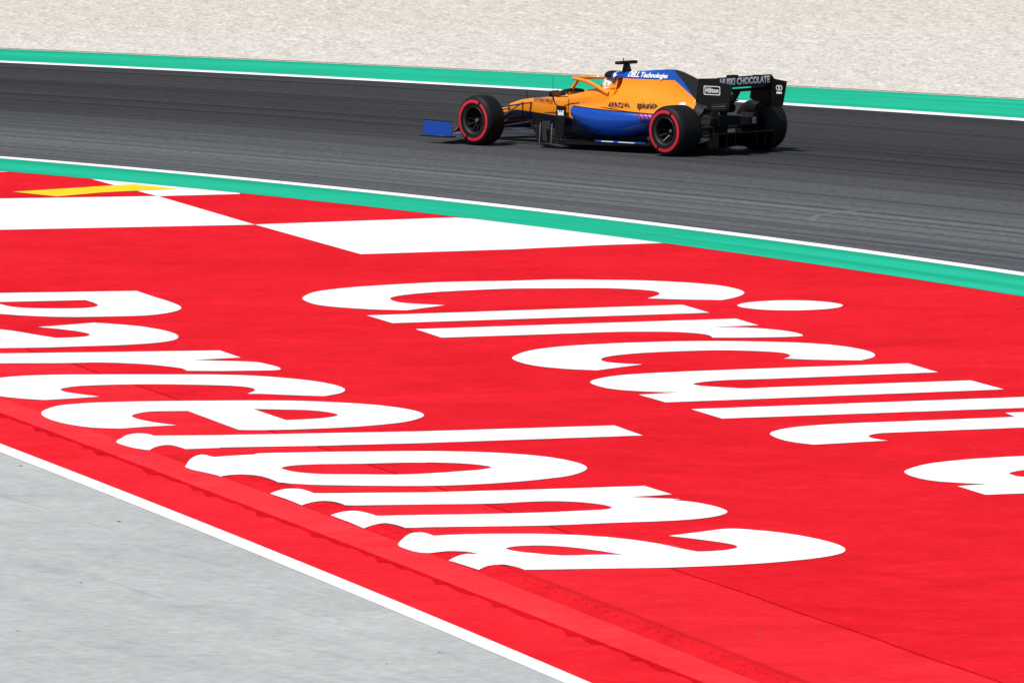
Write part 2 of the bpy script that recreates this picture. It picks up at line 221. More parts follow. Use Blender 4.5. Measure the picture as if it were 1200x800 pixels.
LETTERS = [
('Circuit', 'C', [[(-2.386,157.52),(-2.382,157.71),(-2.364,157.9),(-2.338,158.09),(-2.309,158.25),(-2.273,158.41),(-2.222,158.56),(-2.168,158.67),(-2.102,158.78),(-2.031,158.88),(-1.958,158.98),(-1.89,159.06),(-1.819,159.13),(-1.746,159.2),(-1.666,159.26),(-1.599,159.32),(-1.529,159.37),(-1.455,159.42),(-1.379,159.47),(-1.303,159.52),(-1.226,159.57),(-1.147,159.61),(-1.069,159.66),(-0.989,159.7),(-0.908,159.74),(-0.823,159.78),(-0.734,159.8),(-0.66,159.82),(-0.583,159.83),(-0.502,159.84),(-0.42,159.85),(-0.336,159.85),(-0.254,159.86),(-0.172,159.86),(-0.093,159.87),(-0.018,159.88),(0.073,159.9),(0.161,159.93),(0.247,159.96),(0.331,159.99),(0.415,160.01),(0.5,160.02),(0.583,160.01),(0.665,160),(0.748,159.99),(0.83,159.97),(0.912,159.95),(0.994,159.93),(1.076,159.9),(1.159,159.88),(1.241,159.86),(1.324,159.84),(1.405,159.81),(1.486,159.77),(1.57,159.72),(1.654,159.67),(1.738,159.61),(1.82,159.55),(1.9,159.48),(1.975,159.42),(2.055,159.34),(2.133,159.26),(2.207,159.17),(2.275,159.08),(2.337,158.98),(2.402,158.86),(2.458,158.74),(2.507,158.61),(2.55,158.47),(2.599,158.28),(2.637,158.08),(2.657,157.88),(2.655,157.67),(2.63,157.47),(2.586,157.25),(2.526,157.04),(2.459,156.87),(2.387,156.71),(2.313,156.73),(2.238,156.76),(2.163,156.78),(2.088,156.8),(2.014,156.83),(1.942,156.86),(1.86,156.89),(1.781,156.93),(1.702,156.98),(1.623,157.02),(1.544,157.06),(1.59,157.21),(1.632,157.37),(1.672,157.55),(1.693,157.74),(1.682,157.94),(1.641,158.13),(1.595,158.22),(1.537,158.3),(1.472,158.38),(1.396,158.45),(1.314,158.51),(1.229,158.57),(1.152,158.61),(1.073,158.64),(0.985,158.66),(0.913,158.67),(0.834,158.68),(0.75,158.68),(0.664,158.68),(0.578,158.68),(0.495,158.68),(0.417,158.69),(0.34,158.7),(0.263,158.71),(0.185,158.71),(0.108,158.72),(0.03,158.71),(-0.056,158.69),(-0.144,158.66),(-0.233,158.63),(-0.32,158.59),(-0.404,158.55),(-0.484,158.51),(-0.563,158.47),(-0.638,158.43),(-0.711,158.39),(-0.781,158.35),(-0.85,158.3),(-0.935,158.23),(-1.019,158.15),(-1.097,158.07),(-1.166,157.98),(-1.233,157.89),(-1.29,157.79),(-1.334,157.68),(-1.37,157.55),(-1.386,157.4),(-1.379,157.25),(-1.354,157.08),(-1.315,156.91),(-1.255,156.76),(-1.199,156.68),(-1.132,156.61),(-1.06,156.55),(-0.989,156.49),(-0.913,156.43),(-0.834,156.38),(-0.757,156.32),(-0.864,156.15),(-0.972,155.98),(-1.079,155.8),(-1.186,155.63),(-1.257,155.66),(-1.327,155.69),(-1.398,155.72),(-1.467,155.75),(-1.536,155.79),(-1.624,155.85),(-1.711,155.92),(-1.795,156),(-1.876,156.08),(-1.957,156.17),(-2.035,156.27),(-2.108,156.38),(-2.171,156.49),(-2.235,156.65),(-2.284,156.83),(-2.323,157.01),(-2.366,157.26)]]),
('Circuit', 'i', [[(-1.624,154.94),(-1.493,154.98),(-1.363,155.02),(-1.232,155.06),(-1.101,155.11),(-0.97,155.15),(-0.838,155.19),(-0.707,155.23),(-0.576,155.27),(-0.445,155.31),(-0.313,155.36),(-0.182,155.4),(-0.05,155.44),(0.081,155.48),(0.213,155.52),(0.345,155.57),(0.477,155.61),(0.609,155.65),(0.741,155.69),(0.873,155.74),(1.005,155.78),(1.137,155.82),(1.269,155.86),(1.401,155.9),(1.534,155.95),(1.666,155.99),(1.799,156.03),(1.931,156.07),(2.026,155.68),(2.121,155.28),(2.215,154.89),(2.083,154.85),(1.951,154.81),(1.819,154.77),(1.687,154.73),(1.555,154.69),(1.423,154.65),(1.292,154.61),(1.16,154.57),(1.028,154.53),(0.897,154.49),(0.766,154.45),(0.634,154.41),(0.503,154.37),(0.372,154.33),(0.24,154.29),(0.109,154.25),(-0.022,154.21),(-0.153,154.17),(-0.283,154.13),(-0.414,154.09),(-0.545,154.05),(-0.676,154.01),(-0.806,153.97),(-0.937,153.93),(-1.067,153.89),(-1.198,153.85),(-1.328,153.81),(-1.426,154.18),(-1.525,154.56)], [(2.544,155.9),(2.558,156.03),(2.588,156.15),(2.631,156.25),(2.688,156.35),(2.764,156.44),(2.855,156.5),(2.923,156.54),(3,156.57),(3.079,156.58),(3.157,156.58),(3.234,156.56),(3.312,156.53),(3.387,156.49),(3.453,156.43),(3.518,156.36),(3.573,156.28),(3.621,156.2),(3.674,156.09),(3.712,155.98),(3.738,155.78),(3.702,155.56),(3.659,155.44),(3.601,155.34),(3.55,155.28),(3.491,155.22),(3.425,155.18),(3.357,155.15),(3.281,155.13),(3.203,155.11),(3.126,155.11),(3.05,155.13),(2.972,155.15),(2.897,155.19),(2.831,155.24),(2.767,155.31),(2.711,155.39),(2.663,155.48),(2.61,155.58),(2.571,155.69)]]),
('Circuit', 'r', [[(-1.066,152.93),(-0.935,152.97),(-0.804,153.01),(-0.673,153.05),(-0.541,153.09),(-0.41,153.13),(-0.278,153.17),(-0.147,153.21),(-0.015,153.25),(0.117,153.29),(0.249,153.33),(0.38,153.37),(0.512,153.41),(0.644,153.45),(0.776,153.49),(0.908,153.53),(1.041,153.57),(1.173,153.61),(1.305,153.65),(1.438,153.69),(1.57,153.73),(1.703,153.77),(1.835,153.81),(1.968,153.85),(2.101,153.88),(2.233,153.92),(2.366,153.96),(2.499,154),(2.615,153.52),(2.731,153.04),(2.6,153),(2.47,152.95),(2.339,152.91),(2.208,152.86),(2.288,152.84),(2.369,152.81),(2.45,152.79),(2.526,152.76),(2.596,152.73),(2.676,152.67),(2.748,152.6),(2.816,152.52),(2.885,152.43),(2.951,152.34),(3.01,152.23),(3.062,152.12),(3.108,152.01),(3.144,151.89),(3.189,151.68),(3.189,151.5),(3.127,151.44),(3.04,151.4),(2.968,151.38),(2.889,151.37),(2.805,151.37),(2.727,151.36),(2.643,151.35),(2.559,151.35),(2.478,151.35),(2.406,151.35),(2.336,151.36),(2.267,151.37),(2.198,151.38),(2.188,151.55),(2.168,151.71),(2.126,151.84),(2.066,151.95),(2.001,152.04),(1.923,152.12),(1.834,152.19),(1.771,152.22),(1.7,152.24),(1.625,152.26),(1.549,152.28),(1.477,152.29),(1.412,152.29),(1.335,152.3),(1.265,152.3),(1.177,152.29),(1.12,152.28),(1.055,152.27),(0.983,152.25),(0.904,152.23),(0.82,152.2),(0.732,152.17),(0.641,152.14),(0.548,152.12),(0.455,152.08),(0.363,152.05),(0.272,152.03),(0.185,152),(0.102,151.97),(0.024,151.95),(-0.062,151.92),(-0.145,151.9),(-0.226,151.87),(-0.305,151.85),(-0.384,151.83),(-0.461,151.81),(-0.539,151.78),(-0.616,151.76),(-0.694,151.74),(-0.773,151.71),(-0.87,152.12),(-0.968,152.53)]]),
('Circuit', 'c', [[(-0.002,148.85),(0.01,149.06),(0.045,149.27),(0.079,149.46),(0.124,149.65),(0.184,149.83),(0.241,149.96),(0.307,150.08),(0.381,150.19),(0.464,150.29),(0.531,150.36),(0.606,150.43),(0.685,150.49),(0.767,150.54),(0.849,150.6),(0.93,150.64),(1.007,150.68),(1.084,150.72),(1.162,150.75),(1.24,150.78),(1.319,150.8),(1.397,150.82),(1.475,150.85),(1.552,150.87),(1.63,150.88),(1.708,150.9),(1.786,150.91),(1.864,150.92),(1.942,150.92),(2.02,150.92),(2.098,150.92),(2.176,150.91),(2.253,150.91),(2.33,150.89),(2.405,150.88),(2.48,150.86),(2.554,150.84),(2.628,150.81),(2.7,150.78),(2.77,150.76),(2.847,150.73),(2.922,150.69),(2.996,150.66),(3.068,150.62),(3.139,150.57),(3.211,150.52),(3.282,150.46),(3.352,150.39),(3.418,150.32),(3.48,150.24),(3.556,150.12),(3.627,149.99),(3.69,149.85),(3.745,149.72),(3.798,149.57),(3.84,149.42),(3.872,149.28),(3.902,149.06),(3.911,148.84),(3.902,148.67),(3.875,148.51),(3.837,148.39),(3.788,148.27),(3.739,148.15),(3.669,148.17),(3.598,148.18),(3.528,148.2),(3.457,148.21),(3.387,148.23),(3.318,148.26),(3.238,148.29),(3.158,148.33),(3.08,148.38),(3.001,148.43),(2.922,148.47),(2.956,148.58),(2.984,148.69),(3,148.92),(2.98,149.07),(2.937,149.21),(2.876,149.31),(2.791,149.4),(2.728,149.45),(2.653,149.5),(2.57,149.55),(2.482,149.59),(2.394,149.63),(2.31,149.65),(2.233,149.66),(2.155,149.66),(2.076,149.65),(1.999,149.63),(1.922,149.61),(1.847,149.59),(1.774,149.57),(1.701,149.54),(1.629,149.51),(1.559,149.48),(1.492,149.44),(1.429,149.41),(1.351,149.35),(1.278,149.29),(1.211,149.22),(1.15,149.15),(1.084,149.05),(1.027,148.93),(0.987,148.83),(0.958,148.66),(0.957,148.49),(0.983,148.32),(1.023,148.22),(1.078,148.13),(1.141,148.05),(1.198,148),(1.263,147.96),(1.33,147.92),(1.396,147.88),(1.27,147.7),(1.145,147.52),(1.02,147.33),(0.895,147.15),(0.829,147.2),(0.761,147.24),(0.694,147.28),(0.629,147.33),(0.566,147.38),(0.486,147.47),(0.409,147.57),(0.336,147.67),(0.271,147.78),(0.199,147.94),(0.139,148.1),(0.09,148.28),(0.046,148.47),(0.014,148.66)]]),
('Circuit', 'u', [[(0.817,145.65),(0.842,145.86),(0.899,146.05),(0.949,146.18),(1.011,146.3),(1.082,146.41),(1.142,146.49),(1.208,146.55),(1.279,146.61),(1.356,146.66),(1.424,146.7),(1.498,146.74),(1.575,146.78),(1.654,146.82),(1.734,146.85),(1.812,146.89),(1.888,146.92),(1.964,146.95),(2.04,146.98),(2.116,147),(2.193,147.03),(2.269,147.06),(2.343,147.08),(2.417,147.11),(2.492,147.13),(2.566,147.16),(2.64,147.18),(2.714,147.2),(2.84,147.25),(2.966,147.29),(3.092,147.33),(3.218,147.37),(3.345,147.41),(3.471,147.45),(3.597,147.5),(3.723,147.54),(3.85,147.58),(3.976,147.62),(4.103,147.66),(4.23,147.71),(4.326,147.3),(4.421,146.9),(4.516,146.51),(4.394,146.46),(4.273,146.42),(4.152,146.38),(4.03,146.33),(3.909,146.29),(3.788,146.25),(3.667,146.2),(3.545,146.16),(3.424,146.11),(3.304,146.07),(3.183,146.03),(3.062,145.98),(2.941,145.94),(2.82,145.9),(2.7,145.85),(2.622,145.84),(2.542,145.82),(2.463,145.81),(2.385,145.79),(2.313,145.77),(2.247,145.74),(2.16,145.69),(2.084,145.62),(2.02,145.55),(1.942,145.44),(1.899,145.32),(1.915,145.19),(1.968,145.07),(2.029,144.99),(2.108,144.92),(2.188,144.85),(2.248,144.8),(2.309,144.76),(2.37,144.71),(2.431,144.67),(2.555,144.72),(2.679,144.77),(2.805,144.81),(2.931,144.85),(3.057,144.89),(3.183,144.93),(3.309,144.97),(3.435,145),(3.561,145.04),(3.687,145.08),(3.813,145.12),(3.94,145.16),(4.066,145.2),(4.193,145.24),(4.319,145.28),(4.446,145.32),(4.573,145.35),(4.699,145.39),(4.826,145.43),(4.929,145.04),(5.031,144.65),(5.132,144.27),(5.008,144.22),(4.883,144.18),(4.758,144.13),(4.634,144.09),(4.51,144.05),(4.385,144),(4.261,143.96),(4.137,143.91),(4.013,143.87),(3.889,143.83),(3.765,143.78),(3.641,143.74),(3.517,143.7),(3.393,143.65),(3.27,143.61),(3.146,143.56),(3.023,143.52),(2.899,143.48),(2.776,143.43),(2.653,143.39),(2.534,143.35),(2.415,143.31),(2.296,143.27),(2.178,143.23),(2.059,143.19),(1.94,143.15),(1.822,143.11),(1.704,143.07),(1.585,143.03),(1.497,143.36),(1.408,143.68),(1.319,144.01),(1.428,144.07),(1.537,144.13),(1.646,144.19),(1.756,144.26),(1.678,144.28),(1.6,144.3),(1.522,144.33),(1.445,144.37),(1.376,144.41),(1.304,144.46),(1.235,144.52),(1.17,144.58),(1.113,144.65),(1.042,144.76),(0.985,144.88),(0.936,145.02),(0.88,145.22),(0.835,145.44)]]),
('Circuit', 'i', [[(1.839,142.17),(1.96,142.21),(2.081,142.25),(2.203,142.29),(2.324,142.33),(2.445,142.37),(2.567,142.41),(2.689,142.45),(2.81,142.49),(2.932,142.52),(3.054,142.56),(3.176,142.6),(3.298,142.64),(3.42,142.68),(3.542,142.72),(3.664,142.76),(3.786,142.8),(3.909,142.84),(4.031,142.88),(4.154,142.92),(4.276,142.96),(4.399,143),(4.521,143.04),(4.644,143.08),(4.767,143.12),(4.89,143.16),(5.013,143.2),(5.136,143.24),(5.259,143.28),(5.382,143.32),(5.505,143.36),(5.601,142.95),(5.696,142.54),(5.791,142.14),(5.668,142.1),(5.546,142.06),(5.423,142.02),(5.301,141.99),(5.178,141.95),(5.056,141.91),(4.934,141.87),(4.811,141.83),(4.689,141.8),(4.567,141.76),(4.445,141.72),(4.323,141.68),(4.201,141.64),(4.079,141.61),(3.958,141.57),(3.836,141.53),(3.714,141.49),(3.593,141.46),(3.471,141.42),(3.35,141.38),(3.228,141.34),(3.107,141.3),(2.986,141.27),(2.865,141.23),(2.743,141.19),(2.622,141.15),(2.501,141.12),(2.38,141.08),(2.26,141.04),(2.139,141),(2.039,141.39),(1.939,141.78)], [(6.16,143.15),(6.178,143.26),(6.214,143.37),(6.268,143.47),(6.338,143.56),(6.393,143.61),(6.455,143.65),(6.521,143.68),(6.578,143.71),(6.639,143.73),(6.702,143.75),(6.764,143.76),(6.831,143.75),(6.899,143.72),(6.965,143.68),(7.024,143.63),(7.088,143.57),(7.143,143.5),(7.191,143.43),(7.247,143.32),(7.286,143.2),(7.312,143.02),(7.298,142.9),(7.265,142.78),(7.215,142.68),(7.149,142.59),(7.094,142.53),(7.033,142.49),(6.966,142.45),(6.903,142.42),(6.835,142.41),(6.766,142.39),(6.699,142.39),(6.639,142.41),(6.578,142.43),(6.521,142.46),(6.466,142.49),(6.398,142.56),(6.336,142.63),(6.282,142.71),(6.226,142.82),(6.186,142.93)]]),
('Circuit', 't', [[(2.59,139.19),(2.614,139.39),(2.666,139.56),(2.708,139.67),(2.76,139.77),(2.823,139.87),(2.875,139.93),(2.933,140),(2.996,140.06),(3.063,140.11),(3.132,140.16),(3.2,140.21),(3.273,140.25),(3.349,140.28),(3.425,140.31),(3.5,140.34),(3.571,140.37),(3.639,140.39),(3.705,140.41),(3.77,140.43),(3.834,140.45),(3.899,140.46),(4.011,140.5),(4.122,140.54),(4.234,140.58),(4.346,140.62),(4.458,140.66),(4.57,140.7),(4.682,140.74),(4.794,140.78),(4.906,140.81),(5.018,140.85),(5.13,140.89),(5.044,141.39),(5.15,141.44),(5.257,141.48),(5.364,141.53),(5.471,141.58),(5.577,141.63),(5.684,141.67),(5.792,141.72),(5.886,141.26),(5.997,141.3),(6.109,141.33),(6.221,141.37),(6.333,141.41),(6.444,141.45),(6.526,141.06),(6.606,140.68),(6.686,140.3),(6.569,140.26),(6.452,140.22),(6.334,140.18),(6.217,140.14),(6.1,140.1),(5.983,140.07),(6.032,139.81),(6.081,139.55),(5.968,139.51),(5.854,139.48),(5.74,139.44),(5.627,139.4),(5.513,139.36),(5.4,139.32),(5.311,139.7),(5.24,139.66),(5.17,139.62),(5.091,139.6),(5.008,139.57),(4.923,139.54),(4.836,139.51),(4.747,139.48),(4.658,139.46),(4.57,139.43),(4.482,139.4),(4.396,139.37),(4.313,139.34),(4.233,139.32),(4.157,139.29),(4.086,139.27),(4.02,139.24),(3.96,139.22),(3.908,139.2),(3.863,139.19),(3.79,139.16),(3.735,139.14),(3.688,139.1),(3.614,138.98),(3.573,138.82),(3.585,138.65),(3.629,138.49),(3.686,138.37),(3.751,138.26),(3.644,138.2),(3.537,138.15),(3.431,138.09),(3.324,138.03),(3.218,137.98),(3.111,137.92),(3.005,137.87),(2.945,137.95),(2.885,138.04),(2.83,138.13),(2.776,138.25),(2.729,138.37),(2.688,138.51),(2.651,138.67),(2.619,138.85),(2.596,139.03)]]),
('de', 'd', [[(3.816,134.75),(3.834,134.91),(3.871,135.06),(3.917,135.21),(3.954,135.32),(3.995,135.43),(4.043,135.54),(4.098,135.64),(4.15,135.72),(4.209,135.79),(4.272,135.86),(4.337,135.93),(4.403,135.99),(4.465,136.04),(4.529,136.09),(4.595,136.14),(4.661,136.18),(4.726,136.22),(4.786,136.25),(4.843,136.29),(4.901,136.32),(4.965,136.35),(5.037,136.38),(5.094,136.4),(5.157,136.42),(5.223,136.45),(5.294,136.48),(5.367,136.5),(5.442,136.52),(5.518,136.54),(5.594,136.56),(5.67,136.58),(5.744,136.58),(5.816,136.59),(5.885,136.58),(5.955,136.58),(6.025,136.57),(6.096,136.55),(6.166,136.53),(6.236,136.51),(6.305,136.49),(6.373,136.46),(6.439,136.43),(6.503,136.4),(6.565,136.37),(6.636,136.32),(6.706,136.27),(6.776,136.22),(6.843,136.16),(6.908,136.1),(6.969,136.03),(7.027,135.97),(7.079,135.9),(7.127,135.83),(7.186,135.72),(7.232,135.6),(7.27,135.48),(7.306,135.36),(7.346,135.24),(7.454,135.27),(7.563,135.3),(7.671,135.34),(7.779,135.37),(7.888,135.4),(7.996,135.43),(8.104,135.46),(8.213,135.5),(8.322,135.53),(8.43,135.56),(8.539,135.59),(8.622,135.25),(8.704,134.91),(8.787,134.58),(8.868,134.24),(8.75,134.19),(8.632,134.13),(8.513,134.07),(8.395,134.01),(8.277,133.96),(8.159,133.9),(8.041,133.84),(7.923,133.79),(7.806,133.73),(7.688,133.67),(7.571,133.62),(7.453,133.56),(7.336,133.5),(7.219,133.45),(7.102,133.39),(6.985,133.33),(6.868,133.28),(6.751,133.22),(6.634,133.17),(6.518,133.11),(6.401,133.05),(6.285,133),(6.169,132.94),(6.052,132.88),(5.936,132.83),(5.82,132.77),(5.704,132.72),(5.589,132.66),(5.473,132.61),(5.357,132.55),(5.242,132.49),(5.126,132.44),(5.011,132.38),(4.896,132.33),(4.803,132.3),(4.709,132.27),(4.616,132.24),(4.523,132.21),(4.444,132.52),(4.365,132.84),(4.285,133.16),(4.384,133.22),(4.484,133.28),(4.583,133.33),(4.517,133.37),(4.45,133.41),(4.384,133.45),(4.321,133.5),(4.257,133.55),(4.194,133.6),(4.134,133.66),(4.08,133.73),(4.015,133.84),(3.962,133.97),(3.916,134.11),(3.878,134.26),(3.845,134.43),(3.822,134.6)], [(4.831,134.49),(4.857,134.59),(4.901,134.69),(4.936,134.76),(4.989,134.82),(5.037,134.86),(5.098,134.91),(5.17,134.96),(5.249,135.01),(5.333,135.05),(5.42,135.09),(5.505,135.12),(5.586,135.14),(5.658,135.14),(5.733,135.14),(5.809,135.13),(5.886,135.12),(5.963,135.1),(6.039,135.08),(6.112,135.05),(6.181,135.02),(6.247,134.98),(6.322,134.92),(6.403,134.85),(6.483,134.77),(6.559,134.68),(6.626,134.6),(6.677,134.51),(6.709,134.43),(6.717,134.37),(6.694,134.3),(6.644,134.24),(6.573,134.18),(6.486,134.13),(6.392,134.08),(6.295,134.04),(6.201,134),(6.14,133.98),(6.073,133.97),(6,133.95),(5.924,133.94),(5.845,133.94),(5.765,133.93),(5.684,133.93),(5.604,133.93),(5.526,133.93),(5.451,133.93),(5.38,133.94),(5.315,133.94),(5.256,133.95),(5.206,133.96),(5.128,133.98),(5.063,134.01),(5.007,134.04),(4.961,134.08),(4.916,134.13),(4.883,134.2),(4.845,134.34)]]),
('Barcelona', 'B', [[(-9.095,158.44),(-8.962,158.45),(-8.829,158.46),(-8.697,158.47),(-8.564,158.48),(-8.432,158.5),(-8.299,158.51),(-8.166,158.52),(-8.034,158.53),(-7.901,158.54),(-7.768,158.56),(-7.636,158.57),(-7.503,158.58),(-7.37,158.59),(-7.237,158.6),(-7.105,158.62),(-6.972,158.63),(-6.839,158.64),(-6.706,158.65),(-6.573,158.66),(-6.44,158.68),(-6.307,158.69),(-6.175,158.7),(-6.042,158.71),(-5.909,158.72),(-5.776,158.74),(-5.643,158.75),(-5.51,158.76),(-5.377,158.77),(-5.243,158.78),(-5.11,158.79),(-4.977,158.81),(-4.844,158.82),(-4.711,158.83),(-4.578,158.84),(-4.445,158.85),(-4.311,158.87),(-4.257,158.64),(-4.202,158.42),(-4.148,158.2),(-4.093,157.98),(-4.038,157.77),(-3.981,157.57),(-3.927,157.36),(-3.878,157.16),(-3.833,156.95),(-3.791,156.75),(-3.757,156.54),(-3.738,156.36),(-3.741,156.1),(-3.775,155.87),(-3.817,155.72),(-3.872,155.57),(-3.934,155.45),(-3.988,155.36),(-4.047,155.29),(-4.12,155.23),(-4.179,155.2),(-4.246,155.17),(-4.319,155.15),(-4.395,155.14),(-4.473,155.13),(-4.548,155.12),(-4.626,155.11),(-4.705,155.1),(-4.786,155.1),(-4.866,155.09),(-4.947,155.1),(-5.027,155.12),(-5.111,155.14),(-5.197,155.18),(-5.282,155.23),(-5.366,155.28),(-5.444,155.34),(-5.516,155.39),(-5.603,155.47),(-5.678,155.56),(-5.764,155.63),(-5.829,155.67),(-5.9,155.69),(-5.974,155.71),(-6.051,155.73),(-6.128,155.75),(-6.202,155.78),(-6.27,155.72),(-6.335,155.66),(-6.4,155.6),(-6.468,155.55),(-6.541,155.5),(-6.622,155.45),(-6.687,155.43),(-6.757,155.4),(-6.83,155.38),(-6.907,155.36),(-6.987,155.34),(-7.069,155.33),(-7.151,155.31),(-7.234,155.31),(-7.317,155.3),(-7.399,155.3),(-7.479,155.31),(-7.559,155.31),(-7.64,155.33),(-7.723,155.34),(-7.806,155.36),(-7.889,155.38),(-7.971,155.4),(-8.053,155.43),(-8.133,155.47),(-8.21,155.5),(-8.286,155.55),(-8.358,155.59),(-8.444,155.66),(-8.529,155.73),(-8.612,155.81),(-8.692,155.89),(-8.768,155.98),(-8.841,156.08),(-8.909,156.18),(-8.973,156.28),(-9.055,156.44),(-9.133,156.61),(-9.204,156.79),(-9.264,156.98),(-9.311,157.16),(-9.343,157.33),(-9.357,157.6),(-9.335,157.86),(-9.289,158.08),(-9.234,158.21),(-9.164,158.32)], [(-5.905,157.38),(-5.775,157.4),(-5.644,157.42),(-5.514,157.45),(-5.383,157.47),(-5.253,157.49),(-5.122,157.51),(-4.991,157.54),(-4.861,157.56),(-4.803,157.36),(-4.752,157.17),(-4.712,156.97),(-4.692,156.78),(-4.7,156.63),(-4.733,156.51),(-4.79,156.42),(-4.873,156.37),(-4.932,156.35),(-5.002,156.34),(-5.08,156.34),(-5.16,156.35),(-5.238,156.37),(-5.309,156.39),(-5.39,156.42),(-5.469,156.46),(-5.542,156.51),(-5.605,156.58),(-5.667,156.67),(-5.716,156.79),(-5.762,156.91),(-5.812,157.06),(-5.859,157.22)], [(-8.382,157.53),(-8.249,157.53),(-8.117,157.53),(-7.985,157.53),(-7.852,157.53),(-7.72,157.53),(-7.587,157.53),(-7.455,157.54),(-7.322,157.54),(-7.19,157.54),(-7.058,157.54),(-6.925,157.54),(-6.793,157.54),(-6.66,157.54),(-6.647,157.26),(-6.668,157.01),(-6.717,156.91),(-6.787,156.81),(-6.871,156.74),(-6.963,156.67),(-7.033,156.64),(-7.11,156.61),(-7.194,156.59),(-7.28,156.58),(-7.368,156.57),(-7.455,156.57),(-7.539,156.58),(-7.619,156.59),(-7.701,156.61),(-7.784,156.64),(-7.865,156.67),(-7.943,156.71),(-8.016,156.75),(-8.082,156.8),(-8.17,156.89),(-8.252,156.99),(-8.319,157.1),(-8.365,157.21),(-8.384,157.37)]]),
('Barcelona', 'a', [[(-5.268,153.71),(-5.198,153.77),(-5.127,153.83),(-5.058,153.89),(-4.991,153.95),(-4.908,154.03),(-4.828,154.11),(-4.759,154.17),(-4.71,154.21),(-4.666,154.25),(-4.603,154.2),(-4.539,154.14),(-4.471,154.08),(-4.394,154),(-4.312,153.91),(-4.229,153.81),(-4.152,153.71),(-4.075,153.58),(-4.003,153.43),(-3.936,153.28),(-3.877,153.14),(-3.815,152.96),(-3.763,152.78),(-3.723,152.61),(-3.686,152.38),(-3.672,152.16),(-3.679,151.93),(-3.713,151.72),(-3.756,151.6),(-3.812,151.49),(-3.881,151.39),(-3.935,151.33),(-3.995,151.27),(-4.06,151.22),(-4.13,151.18),(-4.201,151.13),(-4.272,151.1),(-4.347,151.07),(-4.426,151.05),(-4.505,151.02),(-4.585,151),(-4.664,150.98),(-4.74,150.96),(-4.817,150.94),(-4.894,150.91),(-4.971,150.89),(-5.048,150.87),(-5.126,150.86),(-5.201,150.85),(-5.275,150.84),(-5.349,150.83),(-5.425,150.83),(-5.505,150.83),(-5.591,150.82),(-5.657,150.82),(-5.728,150.82),(-5.8,150.82),(-5.876,150.83),(-5.953,150.83),(-6.032,150.83),(-6.111,150.83),(-6.191,150.83),(-6.271,150.83),(-6.351,150.83),(-6.43,150.83),(-6.505,150.83),(-6.582,150.82),(-6.659,150.82),(-6.736,150.81),(-6.813,150.81),(-6.891,150.8),(-6.969,150.79),(-7.047,150.79),(-7.125,150.78),(-7.203,150.77),(-7.281,150.77),(-7.358,150.76),(-7.473,150.96),(-7.587,151.16),(-7.702,151.37),(-7.818,151.57),(-7.713,151.57),(-7.608,151.57),(-7.502,151.58),(-7.397,151.58),(-7.468,151.69),(-7.545,151.8),(-7.619,151.91),(-7.682,152.02),(-7.725,152.15),(-7.748,152.34),(-7.741,152.56),(-7.713,152.77),(-7.671,152.97),(-7.634,153.1),(-7.587,153.22),(-7.532,153.34),(-7.468,153.44),(-7.396,153.54),(-7.331,153.61),(-7.258,153.67),(-7.18,153.73),(-7.097,153.78),(-7.012,153.83),(-6.926,153.87),(-6.842,153.89),(-6.763,153.91),(-6.682,153.93),(-6.6,153.94),(-6.518,153.94),(-6.435,153.93),(-6.353,153.92),(-6.272,153.89),(-6.183,153.85),(-6.091,153.79),(-5.997,153.72),(-5.907,153.65),(-5.822,153.57),(-5.747,153.5),(-5.685,153.43),(-5.602,153.32),(-5.535,153.2),(-5.48,153.1),(-5.423,152.98),(-5.365,152.86),(-5.306,152.73),(-5.238,152.59),(-5.169,152.45),(-5.098,152.31),(-5.028,152.17),(-4.965,152.17),(-4.901,152.18),(-4.841,152.2),(-4.758,152.26),(-4.692,152.33),(-4.656,152.54),(-4.68,152.72),(-4.729,152.87),(-4.796,153.03),(-4.848,153.13),(-4.906,153.22),(-4.971,153.32),(-5.038,153.42),(-5.113,153.51),(-5.191,153.61)], [(-7.071,152.64),(-7.047,152.75),(-6.979,152.86),(-6.895,152.94),(-6.833,152.99),(-6.76,153.03),(-6.681,153.06),(-6.601,153.08),(-6.523,153.08),(-6.446,153.05),(-6.37,153.01),(-6.292,152.94),(-6.214,152.87),(-6.134,152.8),(-6.059,152.72),(-5.982,152.63),(-5.905,152.54),(-5.826,152.44),(-5.747,152.34),(-5.669,152.24),(-5.591,152.14),(-5.669,152.11),(-5.749,152.08),(-5.828,152.05),(-5.908,152.01),(-5.987,151.98),(-6.065,151.95),(-6.141,151.93),(-6.216,151.92),(-6.287,151.92),(-6.374,151.95),(-6.46,151.98),(-6.543,152.03),(-6.623,152.09),(-6.699,152.15),(-6.769,152.22),(-6.866,152.31),(-6.961,152.42),(-7.036,152.54)]]),
